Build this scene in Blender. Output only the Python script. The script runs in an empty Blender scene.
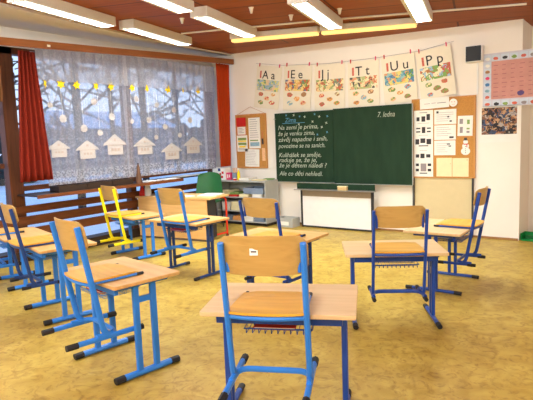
import bpy, bmesh, math, random
from mathutils import Vector, Matrix
random.seed(7)
PI = math.pi
SC = bpy.context.scene
COL = SC.collection

# ------------------------------------------------------------------ helpers
def lin(c):
    return tuple(((v / 255) / 12.92 if v / 255 <= .04045 else ((v / 255 + .055) / 1.055) ** 2.4) for v in c)

def new_mat(name):
    m = bpy.data.materials.new(name)
    m.use_nodes = True
    return m, m.node_tree.nodes, m.node_tree.links, m.node_tree.nodes['Principled BSDF']

def plain(name, rgb, rough=.6, metal=0, vary=.06, scale=12, spec=.4):
    m, N, L, b = new_mat(name)
    b.inputs['Roughness'].default_value = rough
    b.inputs['Metallic'].default_value = metal
    b.inputs['Specular IOR Level'].default_value = spec
    n = N.new('ShaderNodeTexNoise'); n.inputs['Scale'].default_value = scale; n.inputs['Detail'].default_value = 3
    tc = N.new('ShaderNodeTexCoord'); L.new(tc.outputs['Object'], n.inputs['Vector'])
    r = N.new('ShaderNodeValToRGB'); c = lin(rgb)
    r.color_ramp.elements[0].position = .3; r.color_ramp.elements[1].position = .7
    r.color_ramp.elements[0].color = (*[v * (1 - vary) for v in c], 1)
    r.color_ramp.elements[1].color = (*[min(1, v * (1 + vary)) for v in c], 1)
    L.new(n.outputs['Fac'], r.inputs['Fac']); L.new(r.outputs['Color'], b.inputs['Base Color'])
    return m

def wood(name, a, b_, rough=.45, axis='X', scale=6, stretch=14, spec=.4):
    m, N, L, b = new_mat(name)
    b.inputs['Roughness'].default_value = rough
    b.inputs['Specular IOR Level'].default_value = spec
    tc = N.new('ShaderNodeTexCoord'); mp = N.new('ShaderNodeMapping')
    s = [scale * stretch / 4] * 3; s['XYZ'.index(axis)] = scale / 4
    mp.inputs['Scale'].default_value = s
    L.new(tc.outputs['Object'], mp.inputs['Vector'])
    n = N.new('ShaderNodeTexNoise'); n.inputs['Scale'].default_value = 1.5; n.inputs['Detail'].default_value = 5
    n.inputs['Distortion'].default_value = .6
    L.new(mp.outputs['Vector'], n.inputs['Vector'])
    r = N.new('ShaderNodeValToRGB')
    r.color_ramp.elements[0].position = .3; r.color_ramp.elements[1].position = .72
    r.color_ramp.elements[0].color = (*lin(a), 1); r.color_ramp.elements[1].color = (*lin(b_), 1)
    L.new(n.outputs['Fac'], r.inputs['Fac']); L.new(r.outputs['Color'], b.inputs['Base Color'])
    return m

def emit(name, rgb, s):
    m, N, L, b = new_mat(name)
    b.inputs['Base Color'].default_value = (*lin(rgb), 1)
    b.inputs['Emission Color'].default_value = (*lin(rgb), 1)
    b.inputs['Emission Strength'].default_value = s
    return m

M = {}
M['blue'] = plain('light_blue_paint', (44, 124, 214), .35, vary=.05)
M['navy'] = plain('dark_blue_paint', (24, 66, 148), .35, vary=.05)
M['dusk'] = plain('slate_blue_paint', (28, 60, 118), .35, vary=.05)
M['yellow'] = plain('yellow_paint', (245, 228, 30), .35, vary=.04)
M['red'] = plain('red_paint', (214, 52, 24), .35, vary=.04)
M['cap'] = plain('black_rubber', (28, 27, 28), .6)
M['desk'] = wood('pale_beech', (208, 174, 122), (222, 190, 140), .38)
M['desk_orange'] = wood('honey_beech', (200, 152, 88), (218, 172, 104), .38)
M['edge'] = plain('desk_edge', (196, 146, 96), .5)
M['seat'] = wood('seat_plywood', (206, 150, 46), (224, 170, 64), .38)
M['back'] = wood('backrest_plywood', (176, 138, 72), (196, 158, 90), .42, axis='X', scale=7)
M['brown'] = wood('window_timber', (92, 46, 18), (124, 68, 30), .5, axis='Y')
M['frame'] = wood('window_post_timber', (78, 42, 20), (112, 62, 32), .5, axis='Z')
M['rail'] = wood('valance_timber', (132, 76, 34), (156, 92, 44), .45, axis='Y')
M['darkwood'] = plain('dark_brown_laminate', (52, 36, 26), .5)
M['white'] = plain('white_paint', (236, 234, 228), .5, vary=.02)
M['paper'] = plain('white_paper', (240, 236, 224), .85, vary=.02)
M['cream'] = plain('cream_paper', (238, 224, 176), .85, vary=.03)
M['black'] = plain('black_plastic', (22, 22, 24), .5)
M['dark'] = plain('dark_steel', (44, 42, 42), .45)
M['grey'] = plain('grey_laminate', (176, 176, 168), .5, vary=.03)
M['steel'] = plain('brushed_steel', (150, 146, 138), .4, metal=.3)
M['cork'] = plain('cork', (190, 134, 66), .9, vary=.12, scale=90)
M['corkframe'] = wood('cork_frame_wood', (186, 128, 62), (206, 148, 78), .5, axis='Z')
M['redc'] = plain('red_card', (204, 36, 28), .7)
M['pink'] = plain('pink_card', (226, 70, 110), .7)
M['green'] = plain('green_plastic', (20, 138, 62), .4)
M['greenchair'] = plain('dark_green_plastic', (38, 104, 52), .45)
M['bluecard'] = plain('blue_card', (70, 120, 170), .7)
M['greycard'] = plain('blue_grey_card', (128, 142, 160), .7)
M['ink'] = plain('print_ink', (60, 58, 60), .8)
M['softink'] = plain('faded_ink', (150, 140, 140), .8)
M['ydrop'] = plain('yellow_card', (250, 216, 20), .7, vary=.02)
M['orange'] = plain('orange_ink', (224, 158, 88), .8, vary=.2, scale=60)
M['brownink'] = plain('brown_ink', (168, 128, 88), .8, vary=.25, scale=60)
M['greenink'] = plain('green_ink', (130, 158, 84), .8, vary=.25, scale=60)
M['blueink'] = plain('pale_blue_ink', (140, 176, 190), .8, vary=.2, scale=60)
M['redink'] = plain('red_ink', (206, 104, 84), .8, vary=.25, scale=60)
M['peach'] = plain('peach_ink', (236, 190, 140), .8, vary=.15, scale=60)
M['chalk'] = plain('chalk', (176, 184, 166), .9)
M['bluechalk'] = plain('blue_chalk', (84, 140, 170), .9)
M['terracotta'] = plain('terracotta', (96, 64, 42), .7, vary=.15)
M['panel'] = wood('teacher_desk_panel', (222, 174, 104), (236, 190, 122), .5, axis='X')

# ---- floor: ochre marbled linoleum
def floor_mat():
    m, N, L, b = new_mat('ochre_marbled_linoleum')
    tc = N.new('ShaderNodeTexCoord')
    n1 = N.new('ShaderNodeTexNoise'); n1.inputs['Scale'].default_value = 5; n1.inputs['Detail'].default_value = 6; n1.inputs['Distortion'].default_value = 1.2
    n2 = N.new('ShaderNodeTexNoise'); n2.inputs['Scale'].default_value = 9; n2.inputs['Detail'].default_value = 5; n2.inputs['Distortion'].default_value = 2.5; n2.inputs['Roughness'].default_value = .65
    L.new(tc.outputs['Object'], n1.inputs['Vector']); L.new(tc.outputs['Object'], n2.inputs['Vector'])
    r1 = N.new('ShaderNodeValToRGB')
    r1.color_ramp.elements[0].position = .32; r1.color_ramp.elements[1].position = .68
    r1.color_ramp.elements[0].color = (*lin((168, 137, 52)), 1); r1.color_ramp.elements[1].color = (*lin((192, 164, 76)), 1)
    r2 = N.new('ShaderNodeValToRGB')
    r2.color_ramp.elements[0].position = .34; r2.color_ramp.elements[1].position = .5
    r2.color_ramp.elements[0].color = (.5, .38, .22, 1); r2.color_ramp.elements[1].color = (1, 1, 1, 1)
    L.new(n1.outputs['Fac'], r1.inputs['Fac']); L.new(n2.outputs['Fac'], r2.inputs['Fac'])
    mx = N.new('ShaderNodeMix'); mx.data_type = 'RGBA'; mx.blend_type = 'MULTIPLY'; mx.inputs[0].default_value = .62
    L.new(r1.outputs['Color'], mx.inputs[6]); L.new(r2.outputs['Color'], mx.inputs[7])
    L.new(mx.outputs[2], b.inputs['Base Color'])
    b.inputs['Roughness'].default_value = .42; b.inputs['Specular IOR Level'].default_value = .25
    return m
M['floor'] = floor_mat()

def ceil_mat():
    m, N, L, b = new_mat('reddish_plywood_ceiling')
    tc = N.new('ShaderNodeTexCoord')
    mp = N.new('ShaderNodeMapping'); mp.inputs['Rotation'].default_value = (0, 0, -math.radians(14)); L.new(tc.outputs['Object'], mp.inputs['Vector'])
    br = N.new('ShaderNodeTexBrick'); br.inputs['Scale'].default_value = 1; br.inputs['Mortar Size'].default_value = .012
    br.inputs['Brick Width'].default_value = 2.4; br.inputs['Row Height'].default_value = .62
    br.inputs['Color1'].default_value = (*lin((168, 92, 36)), 1); br.inputs['Color2'].default_value = (*lin((152, 80, 30)), 1)
    br.inputs['Mortar'].default_value = (*lin((96, 48, 26)), 1)
    L.new(mp.outputs['Vector'], br.inputs['Vector'])
    mp2 = N.new('ShaderNodeMapping'); mp2.inputs['Scale'].default_value = (1.2, 12, 1); L.new(mp.outputs['Vector'], mp2.inputs['Vector'])
    n = N.new('ShaderNodeTexNoise'); n.inputs['Scale'].default_value = 2; n.inputs['Detail'].default_value = 5; L.new(mp2.outputs['Vector'], n.inputs['Vector'])
    r = N.new('ShaderNodeValToRGB'); r.color_ramp.elements[0].position = .3; r.color_ramp.elements[1].position = .7
    r.color_ramp.elements[0].color = (.74, .7, .66, 1); r.color_ramp.elements[1].color = (1, 1, 1, 1)
    L.new(n.outputs['Fac'], r.inputs['Fac'])
    mx = N.new('ShaderNodeMix'); mx.data_type = 'RGBA'; mx.blend_type = 'MULTIPLY'; mx.inputs[0].default_value = 1
    L.new(br.outputs['Color'], mx.inputs[6]); L.new(r.outputs['Color'], mx.inputs[7]); L.new(mx.outputs[2], b.inputs['Base Color'])
    b.inputs['Roughness'].default_value = .5
    return m
M['ceilwood'] = ceil_mat()
M['ceilwood'].node_tree.nodes['Principled BSDF'].inputs['Specular IOR Level'].default_value = .08
M['wall'] = plain('cream_plaster', (242, 234, 220), .85, vary=.015, scale=3)
M['soffit'] = plain('white_plaster', (222, 214, 202), .85, vary=.02, scale=3)

def board_mat():
    m, N, L, b = new_mat('green_chalkboard')
    tc = N.new('ShaderNodeTexCoord'); n = N.new('ShaderNodeTexNoise'); n.inputs['Scale'].default_value = 3; n.inputs['Detail'].default_value = 6
    mp = N.new('ShaderNodeMapping'); mp.inputs['Scale'].default_value = (3, 1, .8); L.new(tc.outputs['Object'], mp.inputs['Vector']); L.new(mp.outputs['Vector'], n.inputs['Vector'])
    r = N.new('ShaderNodeValToRGB'); r.color_ramp.elements[0].position = .3; r.color_ramp.elements[1].position = .8
    r.color_ramp.elements[0].color = (*lin((28, 50, 34)), 1); r.color_ramp.elements[1].color = (*lin((38, 62, 42)), 1)
    L.new(n.outputs['Fac'], r.inputs['Fac']); L.new(r.outputs['Color'], b.inputs['Base Color']); b.inputs['Roughness'].default_value = .7; b.inputs['Specular IOR Level'].default_value = .15
    return m
M['board'] = board_mat()

def curtain_mat(name, rgb):
    m, N, L, b = new_mat(name)
    tc = N.new('ShaderNodeTexCoord'); n = N.new('ShaderNodeTexNoise'); n.inputs['Scale'].default_value = 40
    L.new(tc.outputs['Object'], n.inputs['Vector'])
    r = N.new('ShaderNodeValToRGB'); c = lin(rgb)
    r.color_ramp.elements[0].color = (*[v * .85 for v in c], 1); r.color_ramp.elements[1].color = (*[min(1, v * 1.1) for v in c], 1)
    L.new(n.outputs['Fac'], r.inputs['Fac']); L.new(r.outputs['Color'], b.inputs['Base Color']); b.inputs['Roughness'].default_value = .9
    b.inputs['Specular IOR Level'].default_value = .1
    return m
M['curtain'] = curtain_mat('brick_red_curtain_cloth', (186, 66, 26))
M['curtain_shaded'] = curtain_mat('shaded_red_curtain_cloth', (124, 38, 24))  # same red cloth, its colour darkened for the shade on the left curtain

def lace_mat(name, base, wave, rows):
    """sheer net: transparent mixed with white cloth; woven zigzag bands are denser"""
    m = bpy.data.materials.new(name); m.use_nodes = True
    N, L = m.node_tree.nodes, m.node_tree.links
    N.remove(N['Principled BSDF']); out = N['Material Output']
    tr = N.new('ShaderNodeBsdfTransparent'); df = N.new('ShaderNodeBsdfDiffuse'); tl = N.new('ShaderNodeBsdfTranslucent')
    df.inputs['Color'].default_value = (*lin((196, 190, 186)), 1); tl.inputs['Color'].default_value = (*lin((230, 228, 230)), 1)
    ms = N.new('ShaderNodeMixShader'); ms.inputs[0].default_value = .45
    L.new(df.outputs[0], ms.inputs[1]); L.new(tl.outputs[0], ms.inputs[2])
    mx = N.new('ShaderNodeMixShader'); L.new(tr.outputs[0], mx.inputs[1]); L.new(ms.outputs[0], mx.inputs[2]); L.new(mx.outputs[0], out.inputs['Surface'])
    tc = N.new('ShaderNodeTexCoord'); sp = N.new('ShaderNodeSeparateXYZ'); L.new(tc.outputs['Object'], sp.inputs[0])
    def math_(op, a, b=None):
        n = N.new('ShaderNodeMath'); n.operation = op
        for i, v in enumerate((a, b)):
            if v is None: continue
            if isinstance(v, (int, float)): n.inputs[i].default_value = v
            else: L.new(v, n.inputs[i])
        return n.outputs[0]
    zig = math_('MULTIPLY', math_('PINGPONG', sp.outputs['Y'], .06), .55)
    zz = math_('ADD', sp.outputs['Z'], zig)
    band = math_('GREATER_THAN', math_('SINE', math_('MULTIPLY', zz, 2 * PI / wave)), .35)
    fade = math_('LESS_THAN', sp.outputs['Z'], rows)
    dens = math_('MULTIPLY', math_('MULTIPLY', band, fade), .07)
    n1 = N.new('ShaderNodeTexNoise'); n1.inputs['Scale'].default_value = 3.2; n1.inputs['Detail'].default_value = 3
    mp = N.new('ShaderNodeMapping'); mp.inputs['Scale'].default_value = (1, 3.5, .35); L.new(tc.outputs['Object'], mp.inputs['Vector']); L.new(mp.outputs['Vector'], n1.inputs['Vector'])
    seam = 0
    for y0 in (-2.27, -.66):
        q = math_('LESS_THAN', math_('ABSOLUTE', math_('SUBTRACT', sp.outputs['Y'], y0)), .022)
        seam = math_('ADD', seam, math_('MULTIPLY', q, .22))
    n3 = N.new('ShaderNodeTexNoise'); n3.inputs['Scale'].default_value = 45; n3.inputs['Detail'].default_value = 2; L.new(tc.outputs['Object'], n3.inputs['Vector'])
    thread = math_('MULTIPLY', math_('GREATER_THAN', n3.outputs['Fac'], .54), .09)
    hem = math_('MULTIPLY', math_('LESS_THAN', sp.outputs['Z'], 1.10), math_('MULTIPLY', math_('GREATER_THAN', n3.outputs['Fac'], .5), .3))
    dens = math_('ADD', math_('ADD', dens, seam), math_('ADD', thread, hem))
    tot = math_('ADD', math_('ADD', dens, base - .14), math_('MULTIPLY', n1.outputs['Fac'], .26))
    L.new(tot, mx.inputs[0])
    return m
M['lace'] = lace_mat('white_lace_net', .44, .10, 1.5)
M['lace_top'] = lace_mat('white_net_valance', .55, .05, 0)
def cutout_mat():
    m = bpy.data.materials.new('thin_white_cutout'); m.use_nodes = True
    N, L = m.node_tree.nodes, m.node_tree.links; N.remove(N['Principled BSDF'])
    tr = N.new('ShaderNodeBsdfTransparent'); df = N.new('ShaderNodeBsdfDiffuse'); mx = N.new('ShaderNodeMixShader')
    n = N.new('ShaderNodeTexNoise'); n.inputs['Scale'].default_value = 25
    r = N.new('ShaderNodeMapRange'); r.inputs[3].default_value = .62; r.inputs[4].default_value = .9; L.new(n.outputs['Fac'], r.inputs[0]); L.new(r.outputs[0], mx.inputs[0])
    df.inputs['Color'].default_value = (*lin((206, 198, 192)), 1)
    L.new(tr.outputs[0], mx.inputs[1]); L.new(df.outputs[0], mx.inputs[2]); L.new(mx.outputs[0], N['Material Output'].inputs['Surface'])
    return m
M['cutout'] = cutout_mat()

def glass_mat():
    m = bpy.data.materials.new('window_glass'); m.use_nodes = True
    N, L = m.node_tree.nodes, m.node_tree.links
    N.remove(N['Principled BSDF'])
    tr = N.new('ShaderNodeBsdfTransparent'); gl = N.new('ShaderNodeBsdfGlossy'); gl.inputs['Roughness'].default_value = .02
    mx = N.new('ShaderNodeMixShader'); mx.inputs[0].default_value = .06
    L.new(tr.outputs[0], mx.inputs[1]); L.new(gl.outputs[0], mx.inputs[2]); L.new(mx.outputs[0], N['Material Output'].inputs['Surface'])
    return m
M['glass'] = glass_mat()

def picture_mat(name, cols, scale=26):
    m, N, L, b = new_mat(name)
    tc = N.new('ShaderNodeTexCoord'); v = N.new('ShaderNodeTexVoronoi'); v.inputs['Scale'].default_value = scale
    n = N.new('ShaderNodeTexNoise'); n.inputs['Scale'].default_value = scale * .8
    mx = N.new('ShaderNodeMix'); mx.data_type = 'RGBA'; mx.inputs[0].default_value = .12
    L.new(tc.outputs['Object'], mx.inputs[6]); L.new(n.outputs['Color'], mx.inputs[7]); L.new(tc.outputs['Object'], n.inputs['Vector'])
    L.new(mx.outputs[2], v.inputs['Vector'])
    sp = N.new('ShaderNodeSeparateColor'); L.new(v.outputs['Color'], sp.inputs[0])
    r = N.new('ShaderNodeValToRGB'); r.color_ramp.interpolation = 'CONSTANT'
    els = r.color_ramp.elements
    while len(els) < len(cols): els.new(.5)
    for i, c in enumerate(cols):
        els[i].position = i / len(cols); els[i].color = (*lin(c), 1)
    L.new(sp.outputs[0], r.inputs['Fac']); L.new(r.outputs['Color'], b.inputs['Base Color']); b.inputs['Roughness'].default_value = .8
    return m

def mesh_obj(name, bm, mat, parent=None, loc=(0, 0, 0), rot=(0, 0, 0), smooth=False, bevel=0, **props):
    me = bpy.data.meshes.new(name)
    bmesh.ops.recalc_face_normals(bm, faces=bm.faces)
    bm.to_mesh(me); bm.free()
    o = bpy.data.objects.new(name, me); COL.objects.link(o)
    me.materials.append(mat)
    if smooth:
        for p in me.polygons: p.use_smooth = True
        es = o.modifiers.new('split', 'EDGE_SPLIT'); es.split_angle = math.radians(40)
    if bevel:
        b = o.modifiers.new('bevel', 'BEVEL'); b.width = bevel; b.segments = 2; b.limit_method = 'ANGLE'
    o.location = loc; o.rotation_euler = rot
    if parent: o.parent = parent
    for k, v in props.items(): o[k] = v
    return o

def B(): return bmesh.new()

def box(bm, x0, x1, y0, y1, z0, z1, mat=None):
    vs = [bm.verts.new((x, y, z)) for x in (x0, x1) for y in (y0, y1) for z in (z0, z1)]
    if mat is not None:
        for v in vs: v.co = mat @ v.co
    for f in ((0, 1, 3, 2), (4, 6, 7, 5), (0, 4, 5, 1), (2, 3, 7, 6), (0, 2, 6, 4), (1, 5, 7, 3)):
        bm.faces.new([vs[i] for i in f])
    return bm

def tube(bm, pts, r, n=8, ry=None, closed=False):
    """swept tube; r horizontal-ish radius, ry other radius"""
    pts = [Vector(p) for p in pts]; ry = ry or r; rings = []
    for i, p in enumerate(pts):
        a = pts[max(0, i - 1)]; b = pts[min(len(pts) - 1, i + 1)]
        if closed: a, b = pts[i - 1], pts[(i + 1) % len(pts)]
        t = (b - a).normalized()
        side = t.cross(Vector((0, 0, 1)))
        if side.length < .2: side = Vector((1, 0, 0)) if abs(t.x) < .8 else Vector((0, 1, 0))
        side = (side - t * side.dot(t)).normalized(); up = side.cross(t)
        rings.append([bm.verts.new(p + side * r * math.cos(2 * PI * k / n) + up * ry * math.sin(2 * PI * k / n)) for k in range(n)])
    m = len(rings)
    for i in range(m if closed else m - 1):
        for k in range(n):
            bm.faces.new((rings[i][k], rings[i][(k + 1) % n], rings[(i + 1) % m][(k + 1) % n], rings[(i + 1) % m][k]))
    if not closed:
        bm.faces.new(rings[0]); bm.faces.new(rings[-1][::-1])
    return bm

def bend(pts, rad=.04, seg=5):
    """round the corners of a polyline"""
    pts = [Vector(p) for p in pts]; out = [pts[0]]
    for a, b, c in zip(pts, pts[1:], pts[2:]):
        u = (a - b); v = (c - b); d = min(rad, u.length * .49, v.length * .49)
        p, q = b + u.normalized() * d, b + v.normalized() * d
        for k in range(seg + 1):
            t = k / seg; out.append(p * (1 - t) ** 2 + b * 2 * t * (1 - t) + q * t * t)
    out.append(pts[-1]); return out

def prism(bm, outline, z0, z1, mat=None):
    """outline in xy extruded z0..z1"""
    lo = [bm.verts.new((x, y, z0)) for x, y in outline]; hi = [bm.verts.new((x, y, z1)) for x, y in outline]
    if mat is not None:
        for v in lo + hi: v.co = mat @ v.co
    n = len(outline)
    bm.faces.new(lo[::-1]); bm.faces.new(hi)
    for i in range(n): bm.faces.new((lo[i], lo[(i + 1) % n], hi[(i + 1) % n], hi[i]))
    return bm

def rrect(x0, x1, y0, y1, r, n=4):
    out = []
    for cx, cy, a in ((x1 - r, y1 - r, 0), (x0 + r, y1 - r, 90), (x0 + r, y0 + r, 180), (x1 - r, y0 + r, 270)):
        for k in range(n + 1):
            t = math.radians(a + 90 * k / n); out.append((cx + r * math.cos(t), cy + r * math.sin(t)))
    return out

def lathe(bm, prof, n=16, c=(0, 0, 0)):
    rings = [[bm.verts.new((c[0] + r * math.cos(2 * PI * k / n), c[1] + r * math.sin(2 * PI * k / n), c[2] + z)) for k in range(n)] for r, z in prof]
    for a, b in zip(rings, rings[1:]):
        for k in range(n): bm.faces.new((a[k], a[(k + 1) % n], b[(k + 1) % n], b[k]))
    bm.faces.new(rings[0][::-1]); bm.faces.new(rings[-1])
    return bm

def thing(name, label, cat, loc=(0, 0, 0), rz=0, group=None):
    o = bpy.data.objects.new(name, None); COL.objects.link(o); o.empty_display_size = .1
    o.location = loc; o.rotation_euler = (0, 0, rz)
    o['label'] = label; o['category'] = cat
    if group: o['group'] = group
    return o

def tag(o, label, cat, group=None):
    o['label'] = label; o['category'] = cat
    if group: o['group'] = group
    return o

def struct(name, bm, mat, parent=None, **k):
    o = mesh_obj(name, bm, mat, parent, **k)
    if not parent: o['kind'] = 'structure'
    return o

def dup(root, loc, rz, label, group=None, name=None):
    r = root.copy(); COL.objects.link(r); r.location = loc; r.rotation_euler = (0, 0, rz); r['label'] = label
    if group: r['group'] = group
    if name: r.name = name
    for ch in list(root.children):
        c = ch.copy(); COL.objects.link(c); c.parent = r
        for g in list(ch.children):
            d = g.copy(); COL.objects.link(d); d.parent = c
    return r

# wall-local drawing: u to the right, w up, on a wall facing -Y ; parent empty placed on the wall
WALLM = Matrix(((1, 0, 0, 0), (0, 0, -1, 0), (0, 1, 0, 0), (0, 0, 0, 1)))   # (x,y,z)->(x,-z,y)
def flat(bm, outline, d0, d1): return prism(bm, outline, d0, d1, WALLM)
def fbox(bm, x0, x1, w0, w1, d0, d1): return flat(bm, [(x0, w0), (x1, w0), (x1, w1), (x0, w1)], d0, d1)
def blob(cx, cy, rx, ry, n=12, j=.18):
    return [(cx + rx * math.cos(2 * PI * k / n) * (1 + random.uniform(-j, j)), cy + ry * math.sin(2 * PI * k / n) * (1 + random.uniform(-j, j))) for k in range(n)]

def text_obj(name, s, size, mat, parent, x, w, d=.004, shear=0, bold=0, align='LEFT', sx=1):
    cu = bpy.data.curves.new(name, 'FONT'); cu.body = s; cu.size = size; cu.extrude = .0006; cu.shear = shear; cu.offset = bold
    cu.align_x = align; cu.resolution_u = 3
    t = bpy.data.objects.new(name, cu); COL.objects.link(t)
    dg = bpy.context.evaluated_depsgraph_get()
    me = bpy.data.meshes.new_from_object(t.evaluated_get(dg))
    bpy.data.objects.remove(t)
    me.transform(Matrix.Translation((x, -d, w)) @ WALLM @ Matrix.Scale(sx, 4, (1, 0, 0)))
    o = bpy.data.objects.new(name, me); COL.objects.link(o); me.materials.clear(); me.materials.append(mat); o.parent = parent
    return o

# ------------------------------------------------------------------ room shell
WX = -.50          # window wall plane
XR, YB = 9.2, -10.4
def zc(x): return 2.845 - .029 * x
bm = B(); box(bm, WX - .15, XR, YB, .62, -.12, 0); struct('floor', bm, M['floor'])
bm = B()
vs = [bm.verts.new((x, y, zc(x) + dz)) for dz in (0, .1) for x, y in ((WX - .15, YB), (XR, YB), (XR, .75), (WX - .15, .75))]
for f in ((0, 1, 2, 3), (7, 6, 5, 4), (0, 4, 5, 1), (1, 5, 6, 2), (2, 6, 7, 3), (3, 7, 4, 0)): bm.faces.new([vs[i] for i in f])
struct('ceiling', bm, M['ceilwood'])
# white plaster strip of the ceiling along the windows
bm = B()
ol = [(WX, -10.2), (1.75, -10.2), (.55, -4.35), (.0, -1.6), (-.06, -.02), (WX, -.02)]
lo = [bm.verts.new((x, y, zc(x) - .025)) for x, y in ol]; hi = [bm.verts.new((x, y, zc(x) - .001)) for x, y in ol]
bm.faces.new(lo); bm.faces.new(hi[::-1])
for i in range(6): bm.faces.new((lo[i], lo[(i + 1) % 6], hi[(i + 1) % 6], hi[i]))
struct('trim_1', bm, M['soffit'])
bm = B(); box(bm, WX - .15, 4.47, 0, .15, 0, 2.88); struct('wall_front', bm, M['wall'])
bm = B(); box(bm, 4.33, 4.47, .15, .62, 0, 2.75); struct('wall_return', bm, M['wall'])
bm = B(); box(bm, 4.33, XR, .62, .75, 0, 2.75); struct('wall_recess', bm, M['wall'])
bm = B(); box(bm, XR, XR + .15, YB, .75, 0, 2.75); struct('wall_right', bm, M['wall'])
bm = B(); box(bm, WX - .15, XR + .15, YB - .15, YB, 0, 2.9); struct('wall_back', bm, M['wall'])
bm = B(); box(bm, WX - .15, WX, YB, 0, 2.60, 2.87); box(bm, WX - .15, WX, YB, -8.6, .02, 2.6); struct('wall_left', bm, M['soffit'])
bm = B(); box(bm, WX - .15, WX + .06, -8.6, 0, 0, .13); struct('trim_2', bm, M['darkwood'])
bm = B(); box(bm, .9, 4.46, -.012, -.0005, 0, .028); struct('baseboard_front', bm, plain('skirting_brown', (150, 108, 62), .6))

# ---- window wall: timber posts, rails, glass
bm = B()
for y in (-8.5, -6.9, -5.4, -3.74, -1.95, -.12):
    w = .085 if y == -3.74 else .05
    box(bm, WX - .09, WX + .03, y - w, y + w, .13, 2.6)
box(bm, WX - .09, WX + .03, -8.6, 0, 2.52, 2.6)
for z in (1.20, 1.84):
    box(bm, WX - .06, WX + .01, -8.45, -3.86, z - .035, z + .0225)
win = struct('window_1', bm, M['frame'])
bm = B(); box(bm, WX - .03, WX - .022, -8.55, -.1, .13, 2.55); mesh_obj('pane', bm, M['glass'], win)
bm = B(); box(bm, WX - .06, WX + .02, -3.76, -.12, .87, .93); mesh_obj('bottom_rail', bm, M['brown'], win)
bm = B()
for z0, z1 in ((.60, .69), (.45, .56), (.30, .41)):
    bm = B(); box(bm, WX + .035, WX + .065, -8.45, -.1, z0, z1); mesh_obj('guard_rail', bm, M['brown'], win)
bm = B(); box(bm, WX + .02, WX + .46, -3.75, -1.35, .82, .84); box(bm, WX + .02, WX + .26, -1.35, -.02, .82, .84); sill = struct('trim_3', bm, M['darkwood'])
bm = B(); box(bm, WX + .46, WX + .48, -3.75, -1.35, .80, .842); mesh_obj('sill_nosing', bm, M['brown'], sill)
# planters (dark boxes) on the sill
for i, (y0, y1) in enumerate(((-3.42, -3.02), (-3.01, -2.62), (-2.61, -2.26))):
    t = thing('window_planter', ('dark brown trough on the sill nearest the shaded red curtain', 'dark brown trough between two others under the lace curtain', 'dark brown trough on the sill nearest the pointed cone figure')[i], 'planter', (WX + .30, (y0 + y1) / 2, .8405), 0, 'dark troughs along the window sill')
    h = (y1 - y0) / 2
    bm = B(); prism(bm, [(-.09, -h), (.09, -h), (.09, h), (-.09, h)], 0, .012)
    for x0, x1, a, b in ((-.10, -.088, -h, h), (.088, .10, -h, h), (-.088, .088, -h, -h + .012), (-.088, .088, h - .012, h)): box(bm, x0, x1, a, b, 0, .075)
    mesh_obj('trough', bm, M['darkwood'], t)
    bm = B(); box(bm, -.086, .086, -h + .014, h - .014, .013, .06); mesh_obj('soil', bm, plain('soil', (44, 32, 24), .95), t)

# ---- valance (curtain box) and curtains
bm = B()
def slant(bm, x0, x1, y0, y1, zb0, zb1, hgt):
    vs = [bm.verts.new((x, y, z)) for x in (x0, x1) for y, z in ((y0, zb0), (y0, zb0 + hgt), (y1, zb1), (y1, zb1 + hgt))]
    for f in ((0, 1, 3, 2), (4, 6, 7, 5), (0, 4, 5, 1), (2, 3, 7, 6), (0, 2, 6, 4), (1, 5, 7, 3)): bm.faces.new([vs[i] for i in f])
slant(bm, -.03, 0, -8.6, -.02, 2.36, 2.665, .085)
val = tag(mesh_obj('curtain_pelmet', bm, M['rail']), 'long brown wooden pelmet board above all the curtains', 'pelmet')
bm = B(); slant(bm, -.2, -.031, -8.6, -.02, 2.43, 2.735, .012); mesh_obj('pelmet_top', bm, M['rail'], val)
bm = B(); box(bm, .0005, .004, -3.48, -3.44, 2.565, 2.59); mesh_obj('sticker', bm, M['paper'], val)

def cloth(name, y0t, y1t, y0b, y1b, zt, zb, folds, amp, mat, x=-.08, ny=None, nz=14, thick=.004, flare=1.5, phase=0):
    bm = B(); ny = ny or folds * 8; rows = []
    for j in range(nz + 1):
        t = j / nz; a = y0t + (y0b - y0t) * t; b = y1t + (y1b - y1t) * t; z = zt + (zb - zt) * t
        rows.append([bm.verts.new((x + amp * (1 + (flare - 1) * t) * math.sin(2 * PI * folds * k / ny + phase + .5 * math.sin(k * .7)) + .004 * math.sin(k * 2.1 + j), a + (b - a) * k / ny, z)) for k in range(ny + 1)])
    for r0, r1 in zip(rows, rows[1:]):
        for k in range(ny): bm.faces.new((r0[k], r0[k + 1], r1[k + 1], r1[k]))
    o = mesh_obj(name, bm, mat)
    for p in o.data.polygons: p.use_smooth = True
    if thick:
        s = o.modifiers.new('thickness', 'SOLIDIFY'); s.thickness = thick
    return o
tag(cloth('curtain', -.40, -.06, -.40, -.13, 2.66, .95, 5, .022, M['curtain']), 'brick red curtain hanging right of the lace, beside the small cork board', 'curtain')
tag(cloth('curtain', -3.80, -3.60, -3.92, -3.50, 2.50, 1.01, 5, .026, M['curtain_shaded'], flare=1.6), 'shaded red curtain drawn beside the timber post, left of the lace', 'curtain')
M['tan_curtain'] = curtain_mat('tan_brown_curtain_cloth', (128, 86, 52))
tag(cloth('curtain', -4.45, -4.02, -4.40, -4.03, 2.47, 1.92, 5, .02, M['tan_curtain']), 'short tan brown curtain in the top left corner', 'curtain')
tag(cloth('lace_curtain', -3.62, -.38, -3.52, -.42, 2.52, .93, 24, .014, M['lace'], x=-.15, ny=240, nz=8, thick=0, flare=1.2), 'long sheer white lace curtain covering the window', 'curtain')
tag(cloth('net_valance', -3.58, -.40, -3.56, -.42, 2.60, 2.19, 22, .012, M['lace_top'], x=-.108, ny=240, nz=4, thick=0), 'short white net valance across the top of the lace curtain', 'curtain')

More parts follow.
